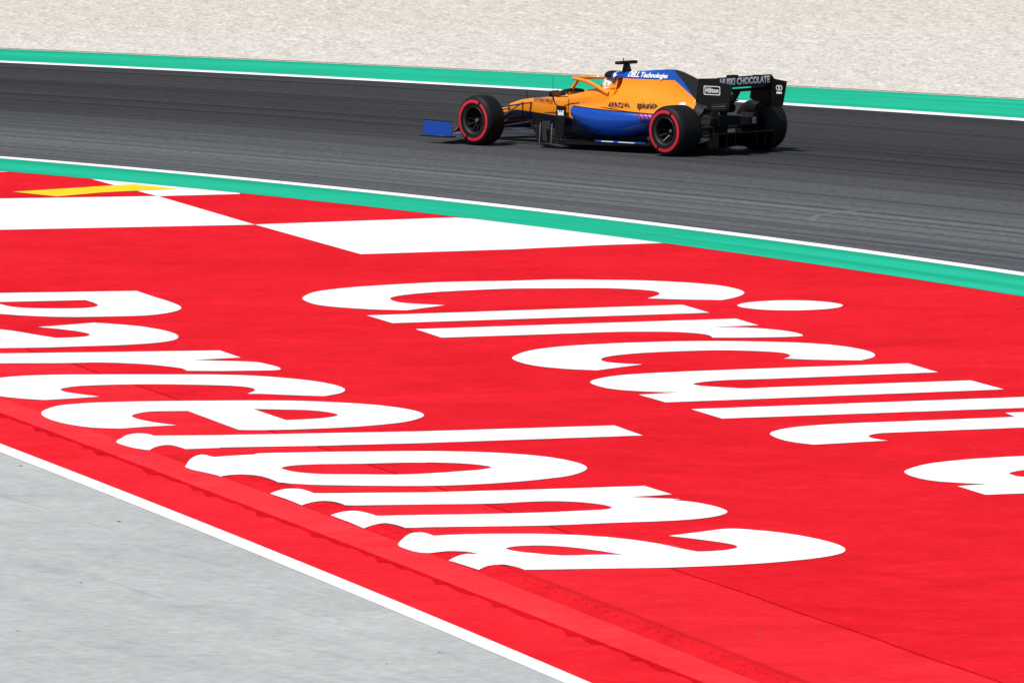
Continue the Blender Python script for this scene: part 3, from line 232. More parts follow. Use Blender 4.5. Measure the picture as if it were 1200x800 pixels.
('Barcelona', 'r', [[(-7.552,149.98),(-7.424,149.98),(-7.295,149.99),(-7.167,150),(-7.038,150.01),(-6.91,150.01),(-6.782,150.02),(-6.653,150.03),(-6.525,150.04),(-6.396,150.05),(-6.268,150.05),(-6.139,150.06),(-6.011,150.07),(-5.882,150.08),(-5.753,150.08),(-5.625,150.09),(-5.496,150.1),(-5.368,150.11),(-5.239,150.11),(-5.11,150.12),(-4.982,150.13),(-4.853,150.14),(-4.725,150.14),(-4.596,150.15),(-4.467,150.16),(-4.338,150.17),(-4.21,150.17),(-4.081,150.18),(-3.952,150.19),(-3.823,150.2),(-3.695,150.21),(-3.566,150.21),(-3.437,150.22),(-3.308,150.23),(-3.18,150.24),(-3.056,149.75),(-2.934,149.26),(-3.061,149.2),(-3.188,149.13),(-3.315,149.07),(-3.442,149.01),(-3.371,148.96),(-3.301,148.92),(-3.221,148.87),(-3.151,148.84),(-3.071,148.81),(-2.987,148.78),(-2.904,148.74),(-2.829,148.7),(-2.768,148.65),(-2.702,148.54),(-2.656,148.42),(-2.613,148.29),(-2.566,148.16),(-2.523,148.02),(-2.492,147.89),(-2.473,147.66),(-2.51,147.56),(-2.567,147.53),(-2.648,147.53),(-2.737,147.52),(-2.805,147.52),(-2.881,147.52),(-2.961,147.51),(-3.043,147.51),(-3.121,147.51),(-3.193,147.52),(-3.269,147.53),(-3.34,147.55),(-3.409,147.56),(-3.479,147.58),(-3.5,147.74),(-3.532,147.89),(-3.589,148.01),(-3.663,148.13),(-3.735,148.23),(-3.816,148.34),(-3.9,148.44),(-3.974,148.51),(-4.051,148.57),(-4.134,148.63),(-4.199,148.67),(-4.268,148.71),(-4.34,148.74),(-4.412,148.77),(-4.483,148.78),(-4.55,148.78),(-4.614,148.77),(-4.68,148.76),(-4.75,148.74),(-4.826,148.74),(-4.89,148.74),(-4.957,148.74),(-5.027,148.75),(-5.1,148.75),(-5.176,148.76),(-5.255,148.77),(-5.339,148.78),(-5.426,148.78),(-5.517,148.78),(-5.582,148.78),(-5.65,148.78),(-5.72,148.78),(-5.794,148.78),(-5.87,148.78),(-5.948,148.77),(-6.028,148.77),(-6.109,148.76),(-6.192,148.76),(-6.276,148.75),(-6.362,148.75),(-6.448,148.74),(-6.534,148.73),(-6.62,148.73),(-6.707,148.72),(-6.793,148.72),(-6.879,148.71),(-6.964,148.7),(-7.049,148.7),(-7.132,148.69),(-7.213,148.69),(-7.325,149.12),(-7.438,149.55)]]),
('Barcelona', 'c', [[(-5.694,145.6),(-5.696,145.8),(-5.676,146),(-5.65,146.18),(-5.613,146.37),(-5.572,146.54),(-5.537,146.66),(-5.498,146.78),(-5.448,146.88),(-5.385,146.97),(-5.312,147.04),(-5.229,147.11),(-5.17,147.14),(-5.106,147.16),(-5.039,147.18),(-4.967,147.19),(-4.892,147.21),(-4.819,147.21),(-4.742,147.22),(-4.662,147.22),(-4.579,147.21),(-4.494,147.21),(-4.408,147.2),(-4.323,147.2),(-4.249,147.19),(-4.173,147.19),(-4.095,147.18),(-4.016,147.17),(-3.937,147.16),(-3.859,147.15),(-3.783,147.14),(-3.709,147.13),(-3.639,147.12),(-3.557,147.11),(-3.48,147.1),(-3.404,147.09),(-3.33,147.08),(-3.257,147.07),(-3.183,147.05),(-3.109,147.02),(-3.034,147),(-2.96,146.97),(-2.888,146.94),(-2.817,146.9),(-2.748,146.86),(-2.669,146.8),(-2.592,146.73),(-2.518,146.65),(-2.447,146.57),(-2.379,146.49),(-2.304,146.4),(-2.233,146.3),(-2.165,146.21),(-2.103,146.1),(-2.043,146),(-1.988,145.88),(-1.938,145.76),(-1.894,145.65),(-1.844,145.49),(-1.804,145.32),(-1.776,145.17),(-1.76,145.04),(-1.757,144.9),(-1.765,144.75),(-1.792,144.58),(-1.839,144.45),(-1.902,144.31),(-1.965,144.18),(-2.031,144.21),(-2.096,144.24),(-2.163,144.28),(-2.234,144.31),(-2.303,144.35),(-2.38,144.39),(-2.459,144.44),(-2.536,144.49),(-2.605,144.52),(-2.662,144.55),(-2.722,144.56),(-2.774,144.56),(-2.74,144.72),(-2.713,144.87),(-2.7,145.06),(-2.72,145.21),(-2.766,145.36),(-2.821,145.45),(-2.891,145.53),(-2.973,145.6),(-3.031,145.64),(-3.096,145.67),(-3.165,145.7),(-3.238,145.73),(-3.31,145.76),(-3.382,145.78),(-3.456,145.8),(-3.531,145.83),(-3.607,145.85),(-3.683,145.86),(-3.759,145.88),(-3.835,145.88),(-3.912,145.89),(-3.99,145.89),(-4.068,145.88),(-4.144,145.88),(-4.217,145.87),(-4.285,145.85),(-4.359,145.83),(-4.43,145.81),(-4.494,145.78),(-4.552,145.75),(-4.612,145.69),(-4.662,145.62),(-4.703,145.54),(-4.742,145.44),(-4.759,145.33),(-4.746,145.2),(-4.71,145.06),(-4.659,144.93),(-4.59,144.81),(-4.532,144.71),(-4.463,144.6),(-4.391,144.49),(-4.321,144.38),(-4.38,144.33),(-4.439,144.29),(-4.506,144.24),(-4.572,144.19),(-4.645,144.15),(-4.723,144.1),(-4.801,144.06),(-4.877,144.01),(-4.941,144.06),(-5.005,144.11),(-5.069,144.17),(-5.13,144.22),(-5.191,144.29),(-5.251,144.37),(-5.309,144.45),(-5.364,144.54),(-5.425,144.66),(-5.484,144.78),(-5.538,144.91),(-5.584,145.05),(-5.634,145.23),(-5.672,145.42)]]),
('Barcelona', 'e', [[(-4.861,142.39),(-4.862,142.55),(-4.85,142.7),(-4.828,142.85),(-4.804,142.98),(-4.773,143.12),(-4.733,143.25),(-4.679,143.36),(-4.624,143.43),(-4.56,143.49),(-4.489,143.55),(-4.413,143.6),(-4.333,143.64),(-4.263,143.66),(-4.188,143.68),(-4.11,143.7),(-4.03,143.71),(-3.947,143.72),(-3.864,143.73),(-3.78,143.74),(-3.709,143.74),(-3.634,143.75),(-3.558,143.75),(-3.481,143.75),(-3.404,143.75),(-3.328,143.75),(-3.254,143.75),(-3.182,143.74),(-3.114,143.74),(-3.037,143.74),(-2.963,143.74),(-2.893,143.74),(-2.823,143.74),(-2.753,143.73),(-2.681,143.72),(-2.605,143.71),(-2.529,143.7),(-2.452,143.69),(-2.376,143.67),(-2.3,143.65),(-2.224,143.62),(-2.148,143.59),(-2.071,143.55),(-1.995,143.51),(-1.92,143.46),(-1.847,143.41),(-1.777,143.36),(-1.705,143.31),(-1.636,143.25),(-1.569,143.2),(-1.505,143.13),(-1.442,143.07),(-1.363,142.97),(-1.287,142.86),(-1.216,142.75),(-1.152,142.64),(-1.081,142.49),(-1.021,142.34),(-0.973,142.18),(-0.928,141.97),(-0.909,141.76),(-0.917,141.58),(-0.946,141.41),(-0.985,141.26),(-1.035,141.1),(-1.096,140.96),(-1.143,140.88),(-1.195,140.81),(-1.251,140.75),(-1.312,140.68),(-1.369,140.62),(-1.429,140.57),(-1.493,140.51),(-1.562,140.46),(-1.635,140.41),(-1.695,140.38),(-1.76,140.34),(-1.828,140.31),(-1.898,140.28),(-1.969,140.26),(-2.04,140.23),(-2.108,140.21),(-2.174,140.19),(-2.247,140.17),(-2.32,140.16),(-2.391,140.14),(-2.46,140.14),(-2.525,140.13),(-2.585,140.13),(-2.655,140.14),(-2.718,140.16),(-2.78,140.18),(-2.893,140.64),(-3.007,141.1),(-3.122,141.57),(-3.237,142.04),(-3.353,142.51),(-3.422,142.51),(-3.495,142.51),(-3.569,142.51),(-3.638,142.51),(-3.699,142.5),(-3.748,142.48),(-3.812,142.39),(-3.853,142.28),(-3.897,142.14),(-3.918,141.98),(-3.901,141.81),(-3.858,141.64),(-3.808,141.49),(-3.743,141.33),(-3.672,141.18),(-3.616,141.08),(-3.556,140.99),(-3.495,140.9),(-3.434,140.8),(-3.507,140.77),(-3.58,140.73),(-3.653,140.7),(-3.724,140.66),(-3.794,140.61),(-3.864,140.56),(-3.932,140.51),(-4.001,140.46),(-4.074,140.49),(-4.147,140.52),(-4.219,140.56),(-4.288,140.61),(-4.354,140.7),(-4.418,140.8),(-4.479,140.91),(-4.536,141.03),(-4.587,141.15),(-4.643,141.29),(-4.691,141.44),(-4.733,141.58),(-4.77,141.73),(-4.813,141.95),(-4.845,142.18)], [(-2.68,142.67),(-2.618,142.66),(-2.557,142.64),(-2.494,142.62),(-2.43,142.6),(-2.364,142.57),(-2.295,142.55),(-2.225,142.53),(-2.158,142.5),(-2.097,142.46),(-2.031,142.39),(-1.971,142.32),(-1.917,142.23),(-1.873,142.15),(-1.815,141.99),(-1.793,141.83),(-1.816,141.71),(-1.867,141.61),(-1.914,141.54),(-1.973,141.47),(-2.039,141.42),(-2.103,141.38),(-2.175,141.35),(-2.249,141.32),(-2.321,141.3),(-2.44,141.75),(-2.56,142.21)]]),
('Barcelona', 'l', [[(-3.991,138.91),(-3.987,139.06),(-3.969,139.21),(-3.949,139.35),(-3.932,139.53),(-3.904,139.69),(-3.865,139.81),(-3.812,139.88),(-3.757,139.87),(-3.703,139.82),(-3.662,139.72),(-3.632,139.59),(-3.531,139.59),(-3.431,139.59),(-3.33,139.58),(-3.229,139.58),(-3.129,139.58),(-3.028,139.58),(-2.908,139.59),(-2.789,139.61),(-2.669,139.62),(-2.549,139.63),(-2.43,139.65),(-2.31,139.66),(-2.191,139.68),(-2.071,139.69),(-1.951,139.7),(-1.831,139.72),(-1.712,139.73),(-1.592,139.75),(-1.472,139.76),(-1.352,139.77),(-1.232,139.79),(-1.112,139.8),(-0.992,139.81),(-0.872,139.83),(-0.754,139.86),(-0.635,139.89),(-0.516,139.92),(-0.397,139.95),(-0.278,139.98),(-0.159,140.01),(-0.04,140.04),(0.079,140.07),(0.198,140.1),(0.317,140.13),(0.436,140.16),(0.555,140.19),(0.675,140.22),(0.794,140.25),(0.913,140.28),(1.033,140.31),(1.125,139.9),(1.217,139.5),(1.309,139.1),(1.194,139.07),(1.079,139.04),(0.964,139),(0.85,138.97),(0.735,138.93),(0.62,138.9),(0.506,138.87),(0.391,138.83),(0.277,138.8),(0.162,138.77),(0.048,138.73),(-0.066,138.7),(-0.181,138.66),(-0.295,138.63),(-0.409,138.6),(-0.523,138.56),(-0.637,138.53),(-0.751,138.5),(-0.865,138.46),(-0.978,138.44),(-1.091,138.42),(-1.205,138.4),(-1.318,138.37),(-1.431,138.35),(-1.544,138.33),(-1.657,138.31),(-1.77,138.28),(-1.883,138.26),(-1.996,138.24),(-2.113,138.23),(-2.231,138.22),(-2.348,138.21),(-2.465,138.2),(-2.583,138.19),(-2.7,138.18),(-2.817,138.17),(-2.934,138.16),(-2.933,138.11),(-3.046,138.08),(-3.159,138.04),(-3.272,138),(-3.317,138.17),(-3.365,138.33),(-3.408,138.44),(-3.455,138.51),(-3.509,138.47),(-3.559,138.37),(-3.591,138.24),(-3.612,138.08),(-3.633,137.92),(-3.701,138.02),(-3.766,138.13),(-3.817,138.24),(-3.863,138.37),(-3.905,138.51),(-3.942,138.64),(-3.973,138.77)]]),
('Barcelona', 'o', [[(-3.231,135.98),(-3.227,136.15),(-3.223,136.33),(-3.217,136.48),(-3.206,136.62),(-3.193,136.75),(-3.174,136.93),(-3.142,137.22),(-3.098,137.35),(-3.054,137.3),(-3.01,137.2),(-2.965,137.08),(-2.912,137.13),(-2.851,137.18),(-2.781,137.22),(-2.695,137.27),(-2.616,137.31),(-2.568,137.35),(-2.558,137.42),(-2.522,137.45),(-2.462,137.47),(-2.385,137.49),(-2.296,137.5),(-2.203,137.51),(-2.112,137.52),(-2.029,137.53),(-1.954,137.54),(-1.879,137.55),(-1.804,137.55),(-1.729,137.55),(-1.653,137.55),(-1.576,137.55),(-1.498,137.55),(-1.427,137.55),(-1.348,137.55),(-1.264,137.55),(-1.181,137.55),(-1.1,137.55),(-1.026,137.54),(-0.962,137.54),(-0.913,137.54),(-0.881,137.54),(-0.86,137.54),(-0.82,137.53),(-0.758,137.52),(-0.68,137.5),(-0.595,137.47),(-0.511,137.45),(-0.435,137.42),(-0.362,137.39),(-0.289,137.35),(-0.216,137.31),(-0.144,137.26),(-0.075,137.21),(-0.01,137.16),(0.06,137.1),(0.127,137.03),(0.19,136.96),(0.25,136.89),(0.307,136.81),(0.373,136.71),(0.433,136.59),(0.488,136.48),(0.537,136.36),(0.595,136.2),(0.644,136.05),(0.682,135.89),(0.714,135.7),(0.726,135.51),(0.718,135.31),(0.688,135.12),(0.659,134.99),(0.623,134.86),(0.579,134.73),(0.529,134.62),(0.479,134.53),(0.423,134.46),(0.363,134.39),(0.299,134.32),(0.242,134.25),(0.183,134.19),(0.12,134.13),(0.056,134.08),(-0.012,134.02),(-0.076,133.98),(-0.144,133.93),(-0.213,133.89),(-0.284,133.85),(-0.355,133.82),(-0.426,133.79),(-0.493,133.76),(-0.559,133.74),(-0.626,133.72),(-0.694,133.71),(-0.765,133.7),(-0.839,133.69),(-0.902,133.69),(-0.969,133.7),(-1.038,133.7),(-1.109,133.71),(-1.181,133.72),(-1.252,133.73),(-1.323,133.75),(-1.393,133.76),(-1.46,133.78),(-1.538,133.8),(-1.617,133.82),(-1.694,133.84),(-1.77,133.86),(-1.844,133.88),(-1.914,133.91),(-1.979,133.94),(-2.047,133.99),(-2.108,134.03),(-2.166,134.08),(-2.224,134.13),(-2.277,133.83),(-2.316,134.16),(-2.359,134.41),(-2.401,134.52),(-2.448,134.52),(-2.506,134.51),(-2.56,134.58),(-2.621,134.68),(-2.678,134.78),(-2.748,134.89),(-2.806,134.95),(-2.84,134.94),(-2.868,134.89),(-2.87,134.98),(-2.921,135.11),(-2.973,135.25),(-3.024,135.37),(-3.071,135.48),(-3.117,135.59),(-3.157,135.69),(-3.197,135.84)], [(-2.282,135.79),(-2.255,135.91),(-2.197,136.02),(-2.147,136.07),(-2.085,136.11),(-2.01,136.14),(-1.949,136.16),(-1.878,136.17),(-1.801,136.17),(-1.72,136.17),(-1.638,136.17),(-1.558,136.18),(-1.484,136.18),(-1.409,136.2),(-1.335,136.21),(-1.262,136.23),(-1.192,136.24),(-1.125,136.25),(-1.064,136.26),(-0.976,136.25),(-0.897,136.24),(-0.853,136.24),(-0.853,136.26),(-0.821,136.26),(-0.759,136.24),(-0.682,136.21),(-0.603,136.17),(-0.537,136.14),(-0.458,136.07),(-0.387,136),(-0.326,135.92),(-0.25,135.8),(-0.21,135.68),(-0.237,135.55),(-0.304,135.43),(-0.351,135.37),(-0.408,135.33),(-0.47,135.28),(-0.534,135.24),(-0.593,135.2),(-0.655,135.15),(-0.719,135.11),(-0.784,135.07),(-0.846,135.04),(-0.913,135),(-0.979,134.98),(-1.046,134.96),(-1.117,134.95),(-1.184,134.95),(-1.254,134.96),(-1.325,134.97),(-1.398,134.99),(-1.472,135.01),(-1.542,135.02),(-1.615,135.03),(-1.689,135.04),(-1.762,135.05),(-1.83,135.07),(-1.891,135.09),(-1.971,135.14),(-2.041,135.21),(-2.102,135.28),(-2.155,135.37),(-2.198,135.47),(-2.232,135.57),(-2.268,135.68)]]),
('Barcelona', 'n', [[(-2.346,133),(-2.313,133.08),(-2.276,133.09),(-2.243,133.09),(-2.203,133.07),(-2.163,133.05),(-2.121,133.09),(-2.089,133.41),(-2.055,133.45),(-2.02,133.38),(-1.99,133.27),(-1.955,133.14),(-1.92,133),(-1.811,133),(-1.703,133),(-1.595,133),(-1.486,133.01),(-1.378,133.01),(-1.269,133.01),(-1.161,133.01),(-1.052,133.01),(-0.944,133.01),(-0.835,133.01),(-0.721,133.03),(-0.607,133.05),(-0.493,133.07),(-0.379,133.09),(-0.264,133.12),(-0.15,133.14),(-0.036,133.16),(0.079,133.18),(0.193,133.2),(0.3,133.23),(0.407,133.26),(0.515,133.29),(0.622,133.31),(0.729,133.34),(0.837,133.37),(0.944,133.4),(1.051,133.43),(1.159,133.45),(1.267,133.48),(1.353,133.17),(1.438,132.86),(1.523,132.55),(1.423,132.49),(1.322,132.43),(1.222,132.38),(1.122,132.32),(1.185,132.28),(1.248,132.25),(1.315,132.21),(1.396,132.16),(1.49,132.11),(1.567,132.06),(1.599,132.02),(1.559,132.02),(1.517,132.01),(1.537,131.96),(1.598,131.88),(1.674,131.79),(1.737,131.7),(1.787,131.6),(1.834,131.49),(1.877,131.38),(1.914,131.28),(1.949,131.16),(1.978,131.05),(2,130.94),(2.019,130.83),(2.026,130.72),(2.018,130.59),(1.992,130.46),(1.958,130.35),(1.913,130.24),(1.856,130.15),(1.801,130.07),(1.737,130),(1.667,129.94),(1.591,129.89),(1.529,129.85),(1.46,129.82),(1.388,129.8),(1.317,129.77),(1.249,129.75),(1.188,129.73),(1.12,129.72),(1.06,129.7),(0.987,129.69),(0.937,129.67),(0.881,129.65),(0.82,129.63),(0.754,129.6),(0.686,129.58),(0.617,129.55),(0.546,129.53),(0.477,129.51),(0.409,129.49),(0.345,129.47),(0.274,129.46),(0.203,129.45),(0.134,129.44),(0.064,129.43),(-0.005,129.43),(-0.075,129.42),(-0.145,129.42),(-0.216,129.42),(-0.283,129.41),(-0.354,129.41),(-0.426,129.41),(-0.499,129.41),(-0.571,129.41),(-0.639,129.4),(-0.704,129.4),(-0.764,129.4),(-0.816,129.39),(-0.891,129.37),(-0.953,129.35),(-1.015,129.25),(-1.053,129.39),(-1.096,129.44),(-1.133,129.35),(-1.175,129.36),(-1.215,129.39),(-1.268,129.4),(-1.316,129.41),(-1.349,129.41),(-1.377,129.39),(-1.405,129.32),(-1.438,129.47),(-1.471,129.62),(-1.505,129.77),(-1.542,129.93),(-1.577,130.07),(-1.615,130.21),(-1.654,130.36),(-1.693,130.52),(-1.732,130.67),(-1.696,130.72),(-1.651,130.72),(-1.607,130.69),(-1.556,130.66),(-1.51,130.7),(-1.46,130.98),(-1.411,130.93),(-1.372,130.84),(-1.334,130.72),(-1.297,130.6),(-1.202,130.61),(-1.107,130.62),(-1.012,130.63),(-0.917,130.64),(-0.823,130.65),(-0.751,130.65),(-0.677,130.66),(-0.602,130.67),(-0.527,130.67),(-0.451,130.68),(-0.376,130.69),(-0.302,130.7),(-0.23,130.7),(-0.161,130.71),(-0.095,130.72),(-0.032,130.73),(0.026,130.74),(0.096,130.75),(0.16,130.77),(0.22,130.78),(0.277,130.8),(0.333,130.82),(0.39,130.83),(0.454,130.86),(0.518,130.88),(0.58,130.91),(0.639,130.93),(0.694,130.96),(0.763,130.99),(0.827,131.01),(0.877,131.05),(0.921,131.13),(0.939,131.22),(0.918,131.36),(0.86,131.52),(0.809,131.61),(0.745,131.7),(0.673,131.79),(0.598,131.85),(0.542,131.89),(0.483,131.92),(0.422,131.94),(0.359,131.95),(0.292,131.95),(0.235,131.94),(0.174,131.93),(0.112,131.9),(0.049,131.87),(-0.017,131.83),(-0.083,131.8),(-0.15,131.78),(-0.218,131.76),(-0.282,131.75),(-0.347,131.74),(-0.413,131.73),(-0.48,131.73),(-0.548,131.73),(-0.617,131.73),(-0.686,131.73),(-0.757,131.73),(-0.828,131.73),(-0.895,131.72),(-0.964,131.72),(-1.033,131.72),(-1.103,131.72),(-1.174,131.71),(-1.245,131.71),(-1.317,131.71),(-1.389,131.7),(-1.46,131.7),(-1.531,131.7),(-1.602,131.68),(-1.64,131.86),(-1.687,131.99),(-1.743,131.84),(-1.805,131.73),(-1.87,131.76),(-1.929,131.8),(-1.979,131.81),(-2.02,131.73),(-2.06,131.91),(-2.1,132.08),(-2.141,132.25),(-2.183,132.42),(-2.223,132.56),(-2.264,132.71),(-2.305,132.86)]]),
('Barcelona', 'a', [[(-1.073,127.71),(-1.068,127.85),(-1.053,128.01),(-1.037,128.1),(-1.022,128.16),(-1.007,128.22),(-0.988,128.26),(-0.963,128.32),(-0.929,128.44),(-0.873,128.9),(-0.841,128.86),(-0.813,128.79),(-0.776,128.67),(-0.742,128.54),(-0.687,128.57),(-0.634,128.6),(-0.578,128.63),(-0.513,128.65),(-0.452,128.67),(-0.383,128.67),(-0.308,128.68),(-0.231,128.68),(-0.155,128.68),(-0.082,128.67),(-0.016,128.67),(0.048,128.67),(0.109,128.66),(0.167,128.65),(0.224,128.64),(0.282,128.62),(0.342,128.6),(0.402,128.58),(0.462,128.55),(0.521,128.52),(0.58,128.49),(0.641,128.45),(0.701,128.4),(0.76,128.35),(0.819,128.3),(0.876,128.25),(0.937,128.18),(0.996,128.11),(1.054,128.03),(1.111,127.95),(1.169,127.86),(1.229,127.76),(1.296,127.64),(1.366,127.51),(1.431,127.39),(1.486,127.28),(1.523,127.21),(1.536,127.18),(1.492,127.26),(1.41,127.41),(1.363,127.49),(1.381,127.43),(1.434,127.31),(1.498,127.16),(1.554,127.03),(1.6,126.93),(1.644,126.84),(1.688,126.75),(1.741,126.76),(1.794,126.77),(1.845,126.8),(1.904,126.84),(1.96,126.9),(2.005,126.97),(2.043,127.05),(2.061,127.15),(2.057,127.26),(2.031,127.38),(2.001,127.46),(1.962,127.54),(1.917,127.62),(1.874,127.7),(1.828,127.77),(1.777,127.85),(1.724,127.93),(1.672,128.01),(1.616,128.08),(1.558,128.16),(1.499,128.24),(1.442,128.32),(1.496,128.39),(1.551,128.45),(1.605,128.52),(1.66,128.59),(1.714,128.65),(1.769,128.72),(1.827,128.8),(1.883,128.87),(1.934,128.93),(1.978,128.97),(2.048,128.98),(2.099,128.96),(2.164,128.91),(2.235,128.84),(2.306,128.77),(2.372,128.7),(2.428,128.62),(2.482,128.55),(2.535,128.46),(2.585,128.38),(2.634,128.29),(2.679,128.2),(2.731,128.09),(2.78,127.97),(2.825,127.86),(2.867,127.74),(2.904,127.63),(2.941,127.51),(2.973,127.39),(3,127.27),(3.021,127.16),(3.043,126.98),(3.047,126.81),(3.04,126.68),(3.023,126.56),(2.993,126.44),(2.958,126.35),(2.915,126.26),(2.865,126.17),(2.809,126.09),(2.757,126.02),(2.7,125.95),(2.64,125.89),(2.576,125.83),(2.51,125.77),(2.451,125.72),(2.39,125.67),(2.327,125.63),(2.261,125.58),(2.191,125.54),(2.116,125.5),(2.057,125.47),(1.994,125.44),(1.928,125.42),(1.86,125.39),(1.79,125.36),(1.718,125.34),(1.647,125.32),(1.575,125.3),(1.504,125.28),(1.434,125.26),(1.367,125.25),(1.299,125.24),(1.232,125.23),(1.164,125.23),(1.095,125.22),(1.027,125.22),(0.959,125.22),(0.891,125.21),(0.823,125.21),(0.756,125.21),(0.69,125.2),(0.624,125.2),(0.558,125.19),(0.492,125.19),(0.426,125.18),(0.36,125.18),(0.295,125.18),(0.229,125.17),(0.163,125.17),(0.097,125.17),(0.063,125.31),(0.02,125.46),(-0.02,125.54),(-0.068,125.62),(-0.115,125.4),(-0.176,125.21),(-0.231,125.23),(-0.268,125.23),(-0.293,125.2),(-0.319,125.15),(-0.353,125.27),(-0.387,125.39),(-0.421,125.51),(-0.455,125.63),(-0.491,125.75),(-0.526,125.88),(-0.562,125.99),(-0.598,126.11),(-0.575,126.19),(-0.552,126.23),(-0.525,126.25),(-0.492,126.26),(-0.447,126.26),(-0.392,126.32),(-0.331,126.73),(-0.368,126.79),(-0.409,126.74),(-0.455,126.52),(-0.506,126.54),(-0.556,126.61),(-0.605,126.69),(-0.657,126.76),(-0.704,126.81),(-0.739,126.83),(-0.772,126.82),(-0.823,126.86),(-0.871,126.91),(-0.926,127.03),(-0.971,127.18),(-1.01,127.31),(-1.042,127.44),(-1.063,127.57)], [(-0.076,127.23),(-0.044,127.34),(0.022,127.43),(0.068,127.46),(0.123,127.48),(0.182,127.49),(0.239,127.49),(0.298,127.47),(0.358,127.44),(0.418,127.39),(0.475,127.34),(0.541,127.27),(0.605,127.19),(0.667,127.1),(0.729,127),(0.784,126.92),(0.839,126.82),(0.892,126.72),(0.946,126.62),(1,126.53),(0.942,126.53),(0.884,126.54),(0.826,126.55),(0.765,126.55),(0.704,126.54),(0.64,126.52),(0.576,126.5),(0.512,126.49),(0.452,126.49),(0.393,126.53),(0.335,126.57),(0.279,126.63),(0.227,126.69),(0.178,126.75),(0.12,126.81),(0.067,126.88),(0.022,126.95),(-0.024,127.04),(-0.062,127.14)]])]
SCRUB = [(4.453,171.18),(4.234,170.91),(3.961,170.5),(3.772,170.07),(3.686,169.49),(3.73,169.15),(3.926,169.02),(4.189,169.13),(4.349,169.26)]
CAR = (2.738, 181.911)
PEBBLES = [(-4.872, 136.53, 0.04, 'apron', 'tiny dark stone on the grey apron close under the white line at the left edge'), (-3.735, 130.50, 0.045, 'apron', 'second tiny dark stone from the left under the white line on the grey apron'), (-3.911, 124.58, 0.035, 'apron', 'tiny dark stone alone in the middle of the grey apron'), (-4.332, 120.29, 0.03, 'apron', 'tiny dark stone near the lower left corner of the grey apron'), (-0.645, 118.14, 0.03, 'apron', 'tiny dark stone just below the white line near the bottom edge'), (-1.091, 117.26, 0.025, 'apron', 'lowest tiny dark stone on the grey apron, touching the bottom edge'), (-3.160, 141.74, 0.02, 'red', 'tiny dark speck of stone lying on the white letter e'), (2.116, 120.02, 0.025, 'red', 'upper of two tiny dark stones on the red slab right of the last letter'), (2.115, 119.14, 0.03, 'red', 'lower of two tiny dark stones on the red slab right of the last letter'), (-0.343, 143.68, 0.03, 'red', 'tiny dark stone on the red paint between the two long words'), (4.559, 137.63, 0.03, 'red', 'tiny dark stone on the red paint below the white letter t'), (5.673, 155.08, 0.05, 'red', 'small dark stone on the red paint by the right edge, under the green verge'), (3.260, 124.13, 0.025, 'red', 'tiny dark stone on the red paint right of the end of the lower word'), (-2.717, 131.67, 0.02, 'red', 'tiny dark stone on the red verge below the kerb lip')]

# ---- base ground, far below everything laid on it
structure(mesh('ground', [(-3000, -500, -0.5), (3000, -500, -0.5), (3000, 5000, -0.5), (-3000, 5000, -0.5)], [(0, 1, 2, 3)], M_soil))

def strip(name, P, Q, z, mat, nacross=1, pa=0.0, qa=0.0, smooth=False):
    """sheet between two lines running the same way; pa / qa push its edges outwards (metres)"""
    P = np.array(P); Q = np.array(Q); d = Q - P; d /= np.linalg.norm(d, axis=1)[:, None]
    P = P - d * pa; Q = Q + d * qa
    mid = (P + Q) / 2; s = np.r_[0, np.cumsum(np.linalg.norm(np.diff(mid, axis=0), axis=1))]
    t = np.gradient(mid, axis=0); t /= np.linalg.norm(t, axis=1)[:, None]
    wd = np.abs(t[:, 0] * (Q - P)[:, 1] - t[:, 1] * (Q - P)[:, 0])       # true width
    verts = []; uvs = []
    for i in range(len(P)):
        for j in range(nacross + 1):
            k = j / nacross; p = P[i] * (1 - k) + Q[i] * k
            verts.append((p[0], p[1], z)); uvs.append((s[i], k * wd[i]))
    N = nacross + 1
    faces = [(i * N + j, (i + 1) * N + j, (i + 1) * N + j + 1, i * N + j + 1) for i in range(len(P) - 1) for j in range(nacross)]
    o = mesh(name, verts, faces, mat)
    ul = o.data.uv_layers.new(name='UVMap')
    for l in o.data.loops: ul.data[l.index].uv = uvs[l.vertex_index]
    recalc(o)
    if o.data.polygons[0].normal.z < 0: o.data.flip_normals()
    return structure(o)
A_, B_, C_, D_, E_, F_ = (np.array(LINES[k]) for k in 'ABCDEF')
strip('racetrack', C_, D_, 0.0, M_asphalt, 10, 0.3, 0.3)
strip('green_verge', A_, B_, 0.004, M_green, 2)
strip('edge_line', B_, C_, 0.008, M_line)
strip('edge_line', D_, E_, 0.008, M_line)
strip('green_verge', E_, F_, 0.004, M_green, 2)

# narrow stained edging where the gravel starts
M_edging = simple('stained_edging', (.13, .10, .08), 0.95, 0.4, 2.0, spec=0.0)
dA = (A_ - B_) / np.linalg.norm(A_ - B_, axis=1)[:, None]
strip('gravel_edging', A_ - dA * 0.02, A_ + dA * 0.13, 0.012, M_edging)

